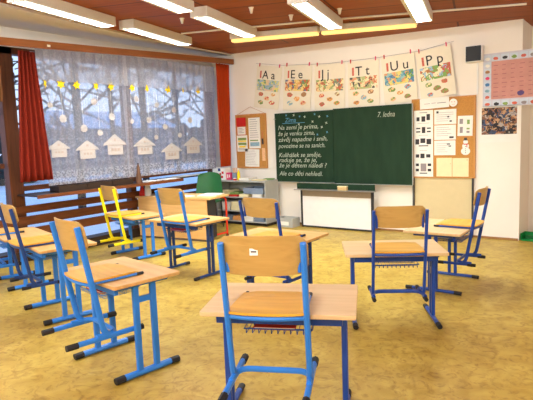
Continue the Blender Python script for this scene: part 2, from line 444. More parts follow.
# ---- stars, snowflakes and houses hanging in front of the lace (facing +X)
XM = Matrix(((0, 0, 1, 0), (1, 0, 0, 0), (0, 1, 0, 0), (0, 0, 0, 1)))  # (x,y,z)->(z,x,y): outline in (Y,Z)
def hang(name, outline, mat, y, z, label, cat, group, thread=0, extra=None, x=-.124):
    bm = B(); prism(bm, outline, 0, .003, XM)
    o = tag(mesh_obj(name, bm, mat, loc=(x, y, z)), label, cat, group)
    if thread:
        bm = B(); tube(bm, [(.001, 0, 0.03), (.001, 0, thread)], .0016, 4); mesh_obj('thread', bm, M['paper'], o)
    if extra:
        bm = B()
        for q in extra: prism(bm, q, .003, .0045, XM)
        mesh_obj('drawing', bm, plain('pencil', (176, 160, 150), .9), o)
    return o
def star(r, r2, n, rot=0): return [((r if k % 2 == 0 else r2) * math.sin(PI * k / n + rot), (r if k % 2 == 0 else r2) * math.cos(PI * k / n + rot)) for k in range(2 * n)]
sy = (-3.47, -3.26, -3.04, -2.75, -2.51, -2.15, -1.88, -1.47, -1.15, -.81)
sw = (.35, 1, .95, .7, .95, .95, .7, 1.15, .3, 1)
pos = ('narrow yellow star first along the row, next to the shaded red curtain', 'big yellow star second from the left in the row', 'yellow star third from the left in the row', 'yellow star fourth from the left in the row', 'yellow star fifth from the left in the row', 'yellow star sixth from the left, above the middle of the lace', 'narrowish yellow star seventh from the left in the row', 'largest yellow star, third from the right of the row', 'yellow star turned edge-on, second from the right', 'yellow star last in the row, nearest the brick red curtain')
for y, w, lb in zip(sy, sw, pos):
    r = .062
    hang('paper_star', [(a * w, b) for a, b in star(r, r * .55, 6, random.uniform(0, .5))], M['ydrop'], y, 2.155 + .015 * (y + 3.5), lb, 'star', 'yellow paper stars on the lace curtain')
fl = [(-3.27, 1.74, .055), (-2.98, 1.62, .055), (-2.80, 1.96, .05), (-2.53, 1.77, .055), (-2.74, 1.56, .045), (-2.09, 2.02, .05), (-2.19, 1.71, .035), (-3.43, 1.90, .04), (-1.71, 1.95, .045), (-1.37, 1.88, .05), (-1.88, 1.73, .05), (-1.57, 1.63, .05), (-1.03, 1.73, .052), (-1.27, 1.50, .045), (-1.76, 1.48, .04)]
for i, (y, z, r) in enumerate(fl):
    side = 'left' if y < -2.5 else ('middle' if y < -1.5 else 'right')
    hang('paper_snowflake', star(r, r * .82, 9), M['cutout'], y, z, 'white round paper snowflake on a thread, %s of the lace, %s' % (side, ('just under the stars' if z > 1.85 else 'at mid height' if z > 1.65 else 'low above the paper houses')), 'snowflake', 'paper snowflakes hanging on the lace curtain', thread=2.10 - z)
def house(w, h): return [(-w * .36, 0), (w * .36, 0), (w * .36, h * .48), (w * .56, h * .45), (w * .5, h * .56), (0, h), (-w * .5, h * .56), (-w * .56, h * .45), (-w * .36, h * .48)]
hl = ('palest paper house, lowest left beside the shaded red curtain', 'paper house second from the left, near the yellow chair', 'paper house third from the left, above the yellow chair', 'paper house fourth from the left, higher than its neighbours', 'paper house second from the right, hanging lowest', 'paper house furthest right near the brick red curtain')
for (y, z, w, h), lb in zip(((-3.36, 1.27, .29, .21), (-2.95, 1.23, .32, .24), (-2.51, 1.26, .35, .28), (-1.99, 1.24, .38, .25), (-1.46, 1.14, .40, .25), (-.99, 1.21, .40, .26)), hl):
    s = w / .40
    win_ = [[(-.08 * s + d, .05), (-.04 * s + d, .05), (-.04 * s + d, .10 * s), (-.08 * s + d, .10 * s)] for d in (0, .06 * s, .12 * s)]
    win_ += [[(-w * .36, h * .46), (w * .36, h * .46), (w * .36, h * .485), (-w * .36, h * .485)], [(-.015, h * .66), (.015, h * .66), (.015, h * .78), (-.015, h * .78)]]
    hang('paper_house', house(w, h), M['cutout'], y, z, lb, 'house decoration', 'paper houses on the lace curtain', extra=win_)

# ---- things on the sill
t = thing('cone_figure', 'brown pointed cone tree figure standing on the window sill', 'decoration', (-.085, -2.17, .8405))
bm = B(); lathe(bm, [(.05, 0), (.05, .01), (.033, .12), (.02, .22), (.012, .26)], 14); mesh_obj('cone', bm, M['terracotta'], t, smooth=True)
bm = B(); lathe(bm, [(.004, .26), (.016, .265), (.016, .275), (.003, .285)], 10); mesh_obj('tip', bm, M['darkwood'], t)
for i, (y, w, l, a) in enumerate(((-1.90, .2, .28, .1), (-1.53, .2, .3, -.05), (-1.0, .22, .34, .04), (-.66, .2, .26, .2))):
    lb = ('white paper on the sill nearest the cone figure', 'white paper lying second along the sill', 'white paper lying third along the sill, behind the green chair', 'white paper at the far end of the sill by the brick red curtain')[i]
    bm = B()
    for k in range(3): box(bm, -w / 2 + k * .004, w / 2 + k * .004, -l / 2, l / 2 - k * .01, k * .004, k * .004 + .0035)
    tag(mesh_obj('paper_sheet', bm, M['paper'], loc=(-.15 if y < -1.3 else -.355, y, .8405), rot=(0, 0, a)), lb, 'paper', 'papers laid along the window sill')

# ------------------------------------------------------------------ outdoors
bm = B(); box(bm, -60, WX - .16, -50, 40, -.75, -.35); g = struct('ground', bm, plain('snow', (238, 242, 248), .9, vary=.05, scale=3))
M['bark'] = plain('dark_bark', (52, 46, 44), .9, vary=.2)
M['hedge'] = plain('winter_hedge', (62, 66, 62), .95, vary=.4, scale=20)
def tree(x, y, h, label, seed, spread=1.0):
    rnd = random.Random(seed)
    t = thing('bare_tree', label, 'tree', (x, y, -.36), 0, 'bare trees outside the window')
    bm = B(); tube(bm, [(0, 0, 0), (.05, .05, h * .3), (-.05, .1, h * .6), (.02, 0, h)], .11, 7); mesh_obj('trunk', bm, M['bark'], t)
    bm = B()
    for k in range(26):
        z = h * rnd.uniform(.22, .98); a = rnd.uniform(0, 2 * PI); l = spread * rnd.uniform(.7, 2.2) * (1.2 - z / h * .6)
        p0 = Vector((0, .05, z)); d = Vector((math.cos(a), math.sin(a), rnd.uniform(.2, .9)))
        p1 = p0 + d * l * .5; p2 = p0 + d * l + Vector((0, 0, rnd.uniform(-.3, .4)))
        tube(bm, [p0, p1, p2], .03, 5)
        for q in range(5):
            s = p0.lerp(p2, rnd.uniform(.3, 1)); e = s + Vector((rnd.uniform(-1, 1), rnd.uniform(-1, 1), rnd.uniform(-.3, 1))) * l * .4
            tube(bm, [s, (s + e) / 2 + Vector((0, 0, .06)), e], .013, 4)
    mesh_obj('branches', bm, M['bark'], t)
tl = [(-6.5, 1.3, 7, 'bare tree outside behind the lace, between the first and second paper houses'), (-14, 8.3, 9, 'bare tree outside behind the lace, behind the third paper house'), (-7, 4.0, 7.5, 'bare tree outside behind the lace, behind the fourth paper house'), (-15, 13.4, 9, 'bare tree outside behind the lace, between the two rightmost paper houses'), (-6, -.9, 7, 'bare tree outside in the gap left of the shaded red curtain'), (-9, 9.5, 8, 'bare tree outside behind the lace edge beside the brick red curtain')]
for i, (x, y, h, lb) in enumerate(tl): tree(x, y, h, lb, i + 3)
def hedge(x, y, w, h, label, seed):
    rnd = random.Random(seed); bm = B()
    for k in range(90):
        c = Vector((rnd.uniform(-.7, .7), rnd.uniform(-w / 2, w / 2), 0)); r = rnd.uniform(.35, .8); c.z = rnd.uniform(0, h - r * .6)
        s = bmesh.ops.create_icosphere(bm, subdivisions=1, radius=r, matrix=Matrix.Translation(c))
        for v in s['verts']: v.co += Vector((rnd.uniform(-.12, .12), rnd.uniform(-.12, .12), rnd.uniform(-.15, .15)))
    tag(mesh_obj('evergreen_bush', bm, M['hedge'], loc=(x, y, -.3)), label, 'bush', 'dark bushes beyond the snow')
hedge(-19, 3.5, 8, 2.8, 'dark bushes across the snow behind the shaded red curtain and left window', 1)
hedge(-24, 25, 10, 3.4, 'dark bushes across the snow behind the right part of the lace', 3)
t = thing('outbuilding', 'low grey timber building outside behind the lace curtain', 'building', (-21.5, 13.5, -.35))
bm = B(); box(bm, -2, 2, -4, 4, 0, 2.6); mesh_obj('wall', bm, plain('grey_boarding', (96, 96, 104), .9, vary=.15, scale=6), t)
bm = B(); prism(bm, [(-2.4, 2.6), (2.4, 2.6), (0, 3.7)], -4.3, 4.3, Matrix(((1, 0, 0, 0), (0, 0, 1, 0), (0, 1, 0, 0), (0, 0, 0, 1)))); mesh_obj('roof', bm, plain('snowy_roof', (196, 204, 218), .9), t)
for y in (-2.6, -.4, 1.8):
    bm = B(); box(bm, 2.0, 2.04, y - .4, y + .4, 1.0, 1.9); mesh_obj('window', bm, M['dark'], t)

# ------------------------------------------------------------------ desks
def make_desk(name, kind, frame, top, h, label, cat='desk'):
    HW, HD = (.362, .25) if kind == 'close' else (.345, .228)
    FS, FR = (.298, .017) if kind == 'close' else (.272, .022)
    """local +Y is the direction the pupil faces; kind 'open' = two spread posts with a cross piece, 'close' = two posts side by side"""
    t = thing(name, label, cat)
    bm = B(); prism(bm, rrect(-HW, HW, -HD, HD, .012), h - .022, h); mesh_obj('tabletop', bm, top, t, bevel=.003)
    for s in (-1, 1):
        x = s * FS
        bm = B(); tube(bm, [(x, -HD + .05, .023), (x, HD - .05, .023)], FR, 8, FR * .9)
        mesh_obj('foot_bar', bm, frame, t, smooth=True)
        bm = B(); tube(bm, [(x, -.17, h - .037), (x, .17, h - .037)], .016, 8, .014); mesh_obj('top_bearer', bm, frame, t, smooth=True)
        for q in (-1, 1):
            bm = B(); tube(bm, [(x, q * (HD - .065), .0225), (x, q * (HD - .015), .021), (x, q * (HD - .005), .02)], FR + .003, 8, FR * .9 + .002); mesh_obj('foot_cap', bm, M['cap'], t, smooth=True)
        pv = (-.055, .065) if kind == 'open' else (-.027, .03)
        for v in pv:
            bm = B(); box(bm, x - .014, x + .014, v - (.019 if kind == 'open' else .014), v + (.019 if kind == 'open' else .014), .034, h - .04); mesh_obj('leg', bm, frame, t, bevel=.006)
        if kind == 'open':
            bm = B(); box(bm, x - .01, x + .01, pv[0], pv[1], h - .15, h - .115); mesh_obj('cross_piece', bm, frame, t)
        else:
            bm = B(); box(bm, x - .011, x + .011, pv[0], pv[1], h * .62, h * .62 + .05); mesh_obj('cross_piece', bm, frame, t)
    bm = B(); box(bm, -FS, FS, -.19, -.165, h - .072, h - .036); mesh_obj('apron_rail', bm, frame, t)
    bm = B(); z = h - .112
    tube(bm, [(-.16, -.205, z + .022), (-.16, .04, z + .022), (.16, .04, z + .022), (.16, -.205, z + .022)], .0035, 5, closed=True)
    for k in range(11):
        x = -.15 + .03 * k; tube(bm, [(x, -.205, z + .022), (x, -.203, z), (x, .035, z), (x, .04, z + .022)], .0022, 4)
    for y in (-.14, -.05): tube(bm, [(-.16, y, z + .022), (-.158, y, z), (.158, y, z), (.16, y, z + .022)], .0025, 4)
    for x in (-.12, .12): tube(bm, [(x, -.155, z + .022), (x, -.155, h - .022)], .003, 4); tube(bm, [(x, .03, z + .022), (x, .03, h - .022)], .003, 4)
    mesh_obj('wire_basket', bm, frame, t)
    return t

def make_chair(frame, label, sticker=False, mat_back=None, wide=True):
    """hung on a desk: local z 0 = tabletop, y 0 = uprights at seat level, +Y forward"""
    t = thing('school_chair', label, 'chair')
    W = .18
    for s in (-1, 1):
        x = s * W
        bm = B()
        pts = bend([(x, -.064, .350 if wide else .325), (x, -.004, .0), (x, .045, -.275), (x, .075, -.312), (x, .10, -.312)], .035, 5)
        tube(bm, pts, .0145 if wide else .012, 8, .019 if wide else .015); mesh_obj('upright', bm, frame, t, smooth=True)
        bm = B(); RR = .017 if wide else .013; ya = -.125 if wide else .02
        bm = B(); tube(bm, [(x, ya, -.318), (x, .255, -.318)], RR * .85, 8, RR); mesh_obj('runner', bm, frame, t, smooth=True)
        for y0, y1 in ((ya - .055, ya + .012), (.24, .30)):
            bm = B(); tube(bm, [(x, y0, -.320), (x, y1, -.320)], RR + .002, 8, RR + .002); mesh_obj('runner_cap', bm, M['cap'], t, smooth=True)
        bm = B(); tube(bm, [(x * .92, .0, .0095), (x * .9, .30, .0095)], .009, 8, .0085); mesh_obj('seat_rail', bm, frame, t, smooth=True)
        bm = B(); tube(bm, [(x * .9, .29, .0095), (x * .9, .335, .0095)], .0105, 8, .0092); mesh_obj('rail_cap', bm, M['cap'], t, smooth=True)
        bm = B(); box(bm, s * (W - .022) - .008, s * (W - .022) + .008, -.04, -.022, .215 if wide else .195, .325 if wide else .30); mesh_obj('bracket', bm, frame, t, bevel=.005)
    # low cross bar joining the runners
    bm = B(); tube(bm, bend([(-W, .0, -.306), (-W + .01, .13, -.304), (W - .01, .13, -.304), (W, .0, -.306)], .09, 7), .013, 8, .015); mesh_obj('cross_bar', bm, frame, t, smooth=True)
    # curved rear bar under the seat
    bm = B(); pts = [(-W + .36 * k / 10, -.005 - .028 * math.sin(PI * k / 10), .004) for k in range(11)]; tube(bm, pts, .007, 6, .011); mesh_obj('rear_bar', bm, frame, t, smooth=True)
    # seat: dished plywood plate, rounded plan
    ol = []
    for k in range(9): a = PI * k / 8; ol.append((-math.cos(a) * .178, -.012 - .030 * math.sin(a)))
    ol = ol[::1] + [(.176, .1), (.165, .27), (.150, .315), (.118, .332), (-.118, .332), (-.150, .315), (-.165, .27), (-.176, .1)]
    bm = B(); n = len(ol); rings = []
    for sc_, dz in ((1, -.0), (1, .011), (.86, .0085), (.6, .006), (.3, .005)):
        rings.append([bm.verts.new((x * sc_, (y - .15) * sc_ + .15, .019 + dz + (-.012 if y > .31 and sc_ == 1 else 0))) for x, y in ol])
    bm.faces.new(rings[0][::-1])
    for a, b in zip(rings, rings[1:]):
        for i in range(n): bm.faces.new((a[i], a[(i + 1) % n], b[(i + 1) % n], b[i]))
    bm.faces.new(rings[-1])
    mesh_obj('seat', bm, M['seat'], t, smooth=True)
    # backrest: curved plywood, bulging backwards
    bm = B(); nx, nz = 16, 6; F = []
    for side in (0, 1):
        g_ = []
        for i in range(nx + 1):
            u = i / nx * 2 - 1; hh = (.09 if wide else .078) * (1 - .28 * max(0, abs(u) - .86) / .14 - .05 * u * u)
            col = []
            for j in range(nz + 1):
                v = j / nz * 2 - 1
                z = (.294 if wide else .277) + hh * v; y = -.040 - (z - .2) * .17 + .045 * u * u - .020 + (0 if side else .010)
                xx = u * (.197 if wide else .180) * (1 - .035 * abs(v) ** 6)
                col.append(bm.verts.new((xx, y, z)))
            g_.append(col)
        F.append(g_)
        for i in range(nx):
            for j in range(nz): bm.faces.new((g_[i][j], g_[i + 1][j], g_[i + 1][j + 1], g_[i][j + 1]))
    for i in range(nx):
        for j in (0, nz): bm.faces.new((F[0][i][j], F[0][i + 1][j], F[1][i + 1][j], F[1][i][j]))
    for j in range(nz):
        for i in (0, nx): bm.faces.new((F[0][i][j], F[0][i][j + 1], F[1][i][j + 1], F[1][i][j]))
    bk = mesh_obj('backrest', bm, mat_back or M['back'], t, smooth=True)
    if sticker:
        bm = B(); box(bm, -.048, -.012, -.0805, -.0785, .30, .33); st = mesh_obj('sticker', bm, M['paper'], bk)
        st['label'] = 'small white inventory sticker'
        bm = B(); box(bm, -.042, -.018, -.0812, -.0804, .313, .319)
        mesh_obj('print', bm, M['ink'], bk)
    return t

G = 'pupils desks in the classroom'; GC = 'school chairs hung on the desks'
DESKS = {  # x, y, facing (rad), height, kind, frame, top
 'front': (4.289, -5.033, 2.008, .622, 'close', 'navy', 'desk', 'pale beech desk with dark blue legs, nearest the camera in the middle'),
 'right': (4.200, -3.434, 2.111, .563, 'close', 'navy', 'desk', 'pale beech desk right of the nearest one, standing alone on the ochre floor'),
 'farright': (4.245, -2.333, 3.150, .550, 'close', 'navy', 'desk', 'beech desk with dark blue legs in front of the beige panel'),
 'left': (3.017, -5.029, 1.402, .609, 'open', 'blue', 'desk_orange', 'honey beech desk with light blue legs in the left foreground'),
 'left2': (1.706, -4.649, 1.314, .614, 'open', 'blue', 'desk_orange', 'honey beech desk partly hidden behind the left foreground chair'),
 'left3': (.459, -4.270, 1.310, .525, 'open', 'blue', 'desk_orange', 'honey beech desk cut off at the left edge beside the window rails'),
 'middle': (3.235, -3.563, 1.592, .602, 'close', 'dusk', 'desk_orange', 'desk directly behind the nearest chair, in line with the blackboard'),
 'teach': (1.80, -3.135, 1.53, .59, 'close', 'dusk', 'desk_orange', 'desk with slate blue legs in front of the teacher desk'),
 'yellow': (.553, -2.811, 1.388, .525, 'open', 'blue', 'desk_orange', 'small desk with light blue legs under the yellow chair'),
}
for k, (x, y, th, h, kind, fr, tp, lb) in DESKS.items():
    d = make_desk('school_desk', kind, M[fr], M[tp], h, lb)
    d.location = (x, y, 0); d.rotation_euler = (0, 0, th - PI / 2); d['group'] = G

protos = {}
CH = [  # desk, u, v, dth, frame, label
 ('front', -.030, -.300, .0, 'blue', 'light blue framed chair with a white sticker on its backrest, nearest the camera'),
 ('right', .010, -.274, .0, 'navy', 'dark blue framed chair with its back to the camera, on the desk right of centre'),
 ('farright', .085, -.274, .0, 'navy', 'dark blue framed chair facing left on the desk by the beige panel'),
 ('left', .045, -.290, -.03, 'blue', 'light blue framed chair hung on the left foreground desk'),
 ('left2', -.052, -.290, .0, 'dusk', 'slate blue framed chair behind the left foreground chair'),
 ('left3', -.16, -.290, .0, 'blue', 'chair at the left edge of the photo, mostly cut off'),
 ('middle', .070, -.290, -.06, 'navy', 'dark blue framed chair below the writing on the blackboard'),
 ('teach', .08, -.274, .0, 'blue', 'light blue framed chair in front of the teacher desk'),
 ('yellow', -.050, -.274, .0, 'yellow', 'chair with a bright yellow frame beside the window rails'),
]
for dk, u, v, dt, fr, lb in CH:
    x, y, th, h = DESKS[dk][:4]
    fx, fy = math.cos(th), math.sin(th); ux, uy = fy, -fx
    loc = (x + ux * u + fx * v, y + uy * u + fy * v, h + .0005); rz = th + dt - PI / 2
    if dk == 'front':
        c = make_chair(M[fr], lb, True); c.scale = (1, 1.1, 1.12); c.location = loc; c.rotation_euler = (0, 0, rz); c['group'] = GC
    elif fr not in protos:
        c = make_chair(M[fr], lb, wide=fr in ('blue', 'yellow')); c.location = loc; c.rotation_euler = (0, 0, rz); c['group'] = GC; protos[fr] = c
        if dk == 'left': c.scale = (1, 1.06, 1.10)
        if fr == 'yellow': c.scale = (1, 1, .90)
    else:
        c = dup(protos[fr], loc, rz, lb, GC, 'school_chair')
    c.scale = (1, 1, .94 if dk == 'teach' else 1)

# red folders lying in the wire baskets
for dk, u, lb in (('front', -.03, 'red folder in the wire basket of the nearest desk'), ('left', -.04, 'red folder under the top of the left foreground desk'), ('teach', -.02, 'red folder under the top of the desk before the teacher desk')):
    x, y, th, h = DESKS[dk][:4]; fx, fy = math.cos(th), math.sin(th); ux, uy = fy, -fx
    t = thing('folder', lb, 'folder', (x + ux * u - fx * .09, y + uy * u - fy * .075, h - .1082), th - PI / 2, 'folders in desk baskets')
    bm = B(); box(bm, -.1, .1, -.09, .09, 0, .003); box(bm, -.1, .1, -.09, .09, .011, .013); box(bm, -.1, -.097, -.09, .09, .003, .011); mesh_obj('cover', bm, M['redc'], t)
    bm = B(); box(bm, -.095, .097, -.087, .087, .0035, .0107); mesh_obj('pages', bm, M['paper'], t)

# ------------------------------------------------------------------ teacher desk
t = thing('teacher_desk', 'wide light wood teacher desk with panel front and red metal leg', 'desk', (.30, -1.60, 0), .14)
bm = B(); box(bm, -.76, .57, -.28, .22, .592, .62); mesh_obj('desktop', bm, M['panel'], t, bevel=.003)
bm = B(); box(bm, -.72, .50, -.27, -.25, .03, .59); mesh_obj('front_panel', bm, M['panel'], t)
bm = B(); box(bm, .49, .508, -.249, -.05, .04, .58); mesh_obj('side_panel', bm, M['dark'], t)
for y, xl in ((-.215, .465), (.19, .53)):
    bm = B(); tube(bm, bend([(.30, y, .576), (xl, y, .576), (xl, y, .03)], .05), .015, 8); mesh_obj('leg', bm, M['red'], t, smooth=True)
    bm = B(); tube(bm, bend([(-.70, y, .02), (-.70, y + .0, .59)], .05), .015, 8); mesh_obj('leg', bm, M['red'], t, smooth=True)
bm = B(); tube(bm, [(.465, -.2, .06), (.53, .19, .06)], .013, 8); mesh_obj('floor_bar', bm, M['red'], t, smooth=True)
for y, xl in ((-.215, .465), (.19, .53)):
    bm = B(); lathe(bm, [(.02, 0), (.02, .03)], 10, (xl, y, 0)); mesh_obj('foot_cap', bm, M['cap'], t)
TZ = .6203
def sheets(name, x, y, z, w, l, n, a, label, mat='paper', cat='paper', step=.003, group=None):
    bm = B()
    for k in range(n):
        dx, dy = random.uniform(-.006, .006), random.uniform(-.006, .006)
        box(bm, -w / 2 + dx, w / 2 + dx, -l / 2 + dy, l / 2 + dy, k * step, k * step + step * .92)
    return tag(mesh_obj(name, bm, M[mat], loc=(x, y, z), rot=(0, 0, a)), label, cat, group)
sheets('paper_stack', 0.66, -1.50, TZ, .28, .3, 5, .3, 'white papers on the right end of the teacher desk')
sheets('paper_sheet', 0.38, -1.72, TZ, .22, .16, 2, -.2, 'white paper at the front edge of the teacher desk behind the blue chair')
t = thing('gnome', 'small white and red gnome figure on the back left of the teacher desk', 'figure', (-.30, -1.83, TZ))
bm = B(); lathe(bm, [(.05, 0), (.052, .02), (.042, .12), (.03, .19)], 14); mesh_obj('body', bm, M['paper'], t, smooth=True)
bm = B(); lathe(bm, [(.034, .19), (.02, .215), (.003, .24)], 12); mesh_obj('hat', bm, M['paper'], t, smooth=True)
bm = B(); lathe(bm, [(.05, 0), (.045, .04), (.02, .15), (.004, .21)], 12, (-.07, -.05, 0)); mesh_obj('red_cone', bm, M['redc'], t, smooth=True)
t = thing('pencil_pot', 'small dark red pencil pot behind the blue chair on the teacher desk', 'pot', (-.12, -1.80, TZ))
bm = B(); lathe(bm, [(.028, 0), (.03, .07), (.026, .07), (.024, .005)], 12); mesh_obj('pot', bm, plain('dark_red_glaze', (110, 40, 36), .4), t, smooth=True)
for k in range(4):
    bm = B(); tube(bm, [(.008 * math.cos(k * 1.6), .008 * math.sin(k * 1.6), .006), (.017 * math.cos(k * 1.6), .017 * math.sin(k * 1.6), .11)], .0035, 6)
    mesh_obj('pencil', bm, M['darkwood'], t)
# green teacher chair
t = thing('green_chair', 'dark green plastic chair behind the teacher desk', 'chair', (.06, -.93, 0), math.radians(200))
bm = B(); F = []
for side in (0, 1):
    g_ = []
    for i in range(11):
        u = i / 10 * 2 - 1; col = []
        for j in range(8):
            v = j / 7; z = .54 + .35 * v; hw = .235 - .045 * v - (.035 if j == 7 else 0)
            col.append(bm.verts.new((u * hw, -.16 - .05 * v + .05 * u * u + (.012 if side else 0), z - (.02 * u * u if j == 7 else 0))))
        g_.append(col)
    F.append(g_)
    for i in range(10):
        for j in range(7): bm.faces.new((g_[i][j], g_[i + 1][j], g_[i + 1][j + 1], g_[i][j + 1]))
for i in range(10):
    for j in (0, 7): bm.faces.new((F[0][i][j], F[0][i + 1][j], F[1][i + 1][j], F[1][i][j]))
for j in range(7):
    for i in (0, 10): bm.faces.new((F[0][i][j], F[0][i][j + 1], F[1][i][j + 1], F[1][i][j]))
mesh_obj('backrest', bm, M['greenchair'], t, smooth=True)
bm = B(); prism(bm, rrect(-.21, .21, -.18, .22, .05), .43, .45); mesh_obj('seat', bm, M['greenchair'], t, bevel=.005)
for sx in (-.18, .18):
    for sy_ in (-.15, .19):
        bm = B(); tube(bm, [(sx * 1.08, sy_ * 1.1, 0), (sx, sy_, .43)], .011, 8); mesh_obj('leg', bm, M['dark'], t)
    bm = B(); tube(bm, [(sx, -.15, .43), (sx, -.185, .66)], .011, 8); mesh_obj('back_post', bm, M['dark'], t)

# ------------------------------------------------------------------ grey shelf unit by the front wall
CX0, CX1, CY0, CY1, CH_ = -.16, .88, -.46, -.11, .73
t = thing('shelf_unit', 'low grey open shelf unit full of papers under the small cork board', 'shelf unit', (0, 0, 0))
bm = B(); box(bm, CX0, CX1, CY0, CY1, CH_ - .022, CH_); mesh_obj('top', bm, M['grey'], t)
for x in (CX0, CX1 - .02):
    bm = B(); box(bm, x, x + .02, CY0, CY1, .05, CH_ - .022); mesh_obj('side_panel', bm, M['grey'], t)
for z in (.05, .215, .445):
    bm = B(); box(bm, CX0 + .02, CX1 - .02, CY0, CY1, z, z + .018); mesh_obj('shelf', bm, M['grey'], t)
bm = B(); box(bm, CX0 + .02, CX1 - .02, CY1 - .01, CY1, .07, CH_ - .022); mesh_obj('back_panel', bm, M['grey'], t)
bm = B(); box(bm, CX0 + .03, CX1 - .03, CY0 + .04, CY1 - .02, 0, .05); mesh_obj('plinth', bm, M['dark'], t)
stk = [(.20, .463, 'redc', 3, .010, 'red card folders'), (.0, .463, 'cream', 9, .011, 'cream papers'), (.42, .463, 'cream', 5, .009, 'cream papers'), (.69, .463, 'paper', 6, .009, 'white papers'),
       (.02, .233, 'paper', 11, .012, 'white papers'), (.24, .233, 'cream', 12, .012, 'cream papers'), (.47, .233, 'paper', 10, .012, 'white papers'), (.70, .233, 'cream', 8, .012, 'cream papers'),
       (.05, .068, 'greycard', 7, .012, 'blue grey folders'), (.27, .068, 'orange', 6, .012, 'orange brown folders'), (.50, .068, 'paper', 9, .012, 'white papers'), (.71, .068, 'greycard', 6, .012, 'blue grey folders')]
plc = {0: 'far left', 1: 'left of centre', 2: 'right of centre', 3: 'far right'}
for i, (x, z, m_, n, st, nm) in enumerate(stk):
    shelf = 'top' if z > .4 else 'middle' if z > .2 else 'bottom'
    order = sorted([q for q in range(len(stk)) if abs(stk[q][1] - z) < .01], key=lambda q: stk[q][0]).index(i)
    sheets("paper_stack", x, -.295, z + .0005, .185, .3, n, random.uniform(-.05, .05), 'stack of %s %s on the %s shelf of the grey unit' % (nm, plc[order], shelf), m_, 'paper stack', st, 'paper stacks in the grey shelf unit')
t = thing('document_tray', 'blue grey document box at the top right inside the grey shelf unit', 'box', (.62, -.295, .5185))
bm = B(); box(bm, -.20, .20, -.15, .15, 0, .005)
for a in ((-.20, -.195, -.15, .15), (.195, .20, -.15, .15), (-.195, .195, .145, .15), (-.195, .195, -.15, -.145)): box(bm, a[0], a[1], a[2], a[3], .005, .095)
mesh_obj('tray', bm, M['greycard'], t)
sheets('paper_stack', .20, -.295, .4955, .17, .28, 4, .12, 'green card folders on the red ones in the grey shelf unit', 'greenink', 'folder', .008)
# things on top of the unit
t = thing('craft_box', 'white carton with blue and red squares on the grey shelf unit', 'box', (-.13, -.30, .7305), .05)
bm = B(); box(bm, -.15, .12, -.08, .08, 0, .20); mesh_obj('carton', bm, M['paper'], t)
M['navy_card'] = plain('navy_card', (40, 60, 110), .7)
for x, z in ((-.03, .145), (-.06, .02)):
    bm = B(); box(bm, x, x + .05, -.0815, -.0803, z, z + .05); mesh_obj('blue_square', bm, M['navy_card'], t)
for x, z in ((-.005, .075), (.03, .03), (.045, .10)):
    bm = B(); box(bm, x, x + .04, -.0815, -.0803, z, z + .04); mesh_obj('red_square', bm, M['redc'], t)
t = thing('pink_bag', 'pink paper bag with white marks beside the white carton', 'bag', (.035, -.32, .7305))
bm = B(); prism(bm, [(-.04, -.03), (.06, -.03), (.055, .03), (-.035, .03)], 0, .12); mesh_obj('bag', bm, M['pink'], t)
bm = B(); box(bm, -.02, .0, -.0325, -.0305, .03, .09); box(bm, .02, .035, -.0325, -.0305, .04, .09); mesh_obj('print', bm, M['paper'], t)
t = thing('pencil_pot', 'grey and orange pot of brushes on the grey shelf unit', 'pot', (.17, -.33, .7305))
bm = B(); lathe(bm, [(.045, 0), (.05, .05), (.048, .12), (.04, .12), (.038, .01)], 14); mesh_obj('pot', bm, M['greycard'], t, smooth=True)
for k in range(6):
    a = k * 1.05; bm = B(); tube(bm, [(.015 * math.cos(a), .015 * math.sin(a), .012), (.035 * math.cos(a), .03 * math.sin(a), .2)], .005, 6)
    mesh_obj('brush', bm, M['orange'], t)
t = thing('glue_bottle', 'small yellow bottle on the grey shelf unit beside the brush pot', 'bottle', (.27, -.36, .7305))
bm = B(); lathe(bm, [(.025, 0), (.027, .01), (.025, .12), (.01, .15), (.008, .17)], 12); mesh_obj('bottle', bm, M['ydrop'], t, smooth=True)
bm = B(); lathe(bm, [(.011, .17), (.009, .2)], 10); mesh_obj('cap', bm, M['paper'], t)
t = thing('red_tin', 'small red tin lying in front of the yellow bottle', 'tin', (.235, -.42, .7305))
bm = B(); lathe(bm, [(.03, 0), (.03, .03)], 14); mesh_obj('tin', bm, M['redc'], t, smooth=True)
bm = B(); lathe(bm, [(.031, .03), (.031, .038)], 14); mesh_obj('lid', bm, M['paper'], t)
for x, y, w, l, n, a, m_, lb in ((.42, -.3, .22, .3, 10, .1, 'paper', 'thick pile of white papers in the middle of the shelf unit top'), (.69, -.36, .24, .17, 4, -.12, 'cream', 'cream papers at the front of the shelf unit top'), (.76, -.19, .18, .16, 5, .2, 'greenink', 'yellow green booklet at the right end of the shelf unit top')):
    sheets('paper_stack', x, y, .7305 + (.0 if m_ != 'greenink' else .0), w * .86, l * .86, n, a, lb, m_, 'paper', .004)
# grey bin box on the floor
t = thing('storage_bin', 'small grey open box on the floor right of the shelf unit', 'box', (1.16, -.26, 0), -.05)
bm = B(); box(bm, -.15, .15, -.10, .10, 0, .006)
for a in ((-.15, -.144, -.10, .10), (.144, .15, -.10, .10), (-.144, .144, -.10, -.094), (-.144, .144, .094, .10)): box(bm, *a, .006, .145)
mesh_obj('bin', bm, M['grey'], t)
bm = B(); box(bm, -.08, .08, -.105, -.1005, .03, .09); mesh_obj('label_plate', bm, M['paper'], t)

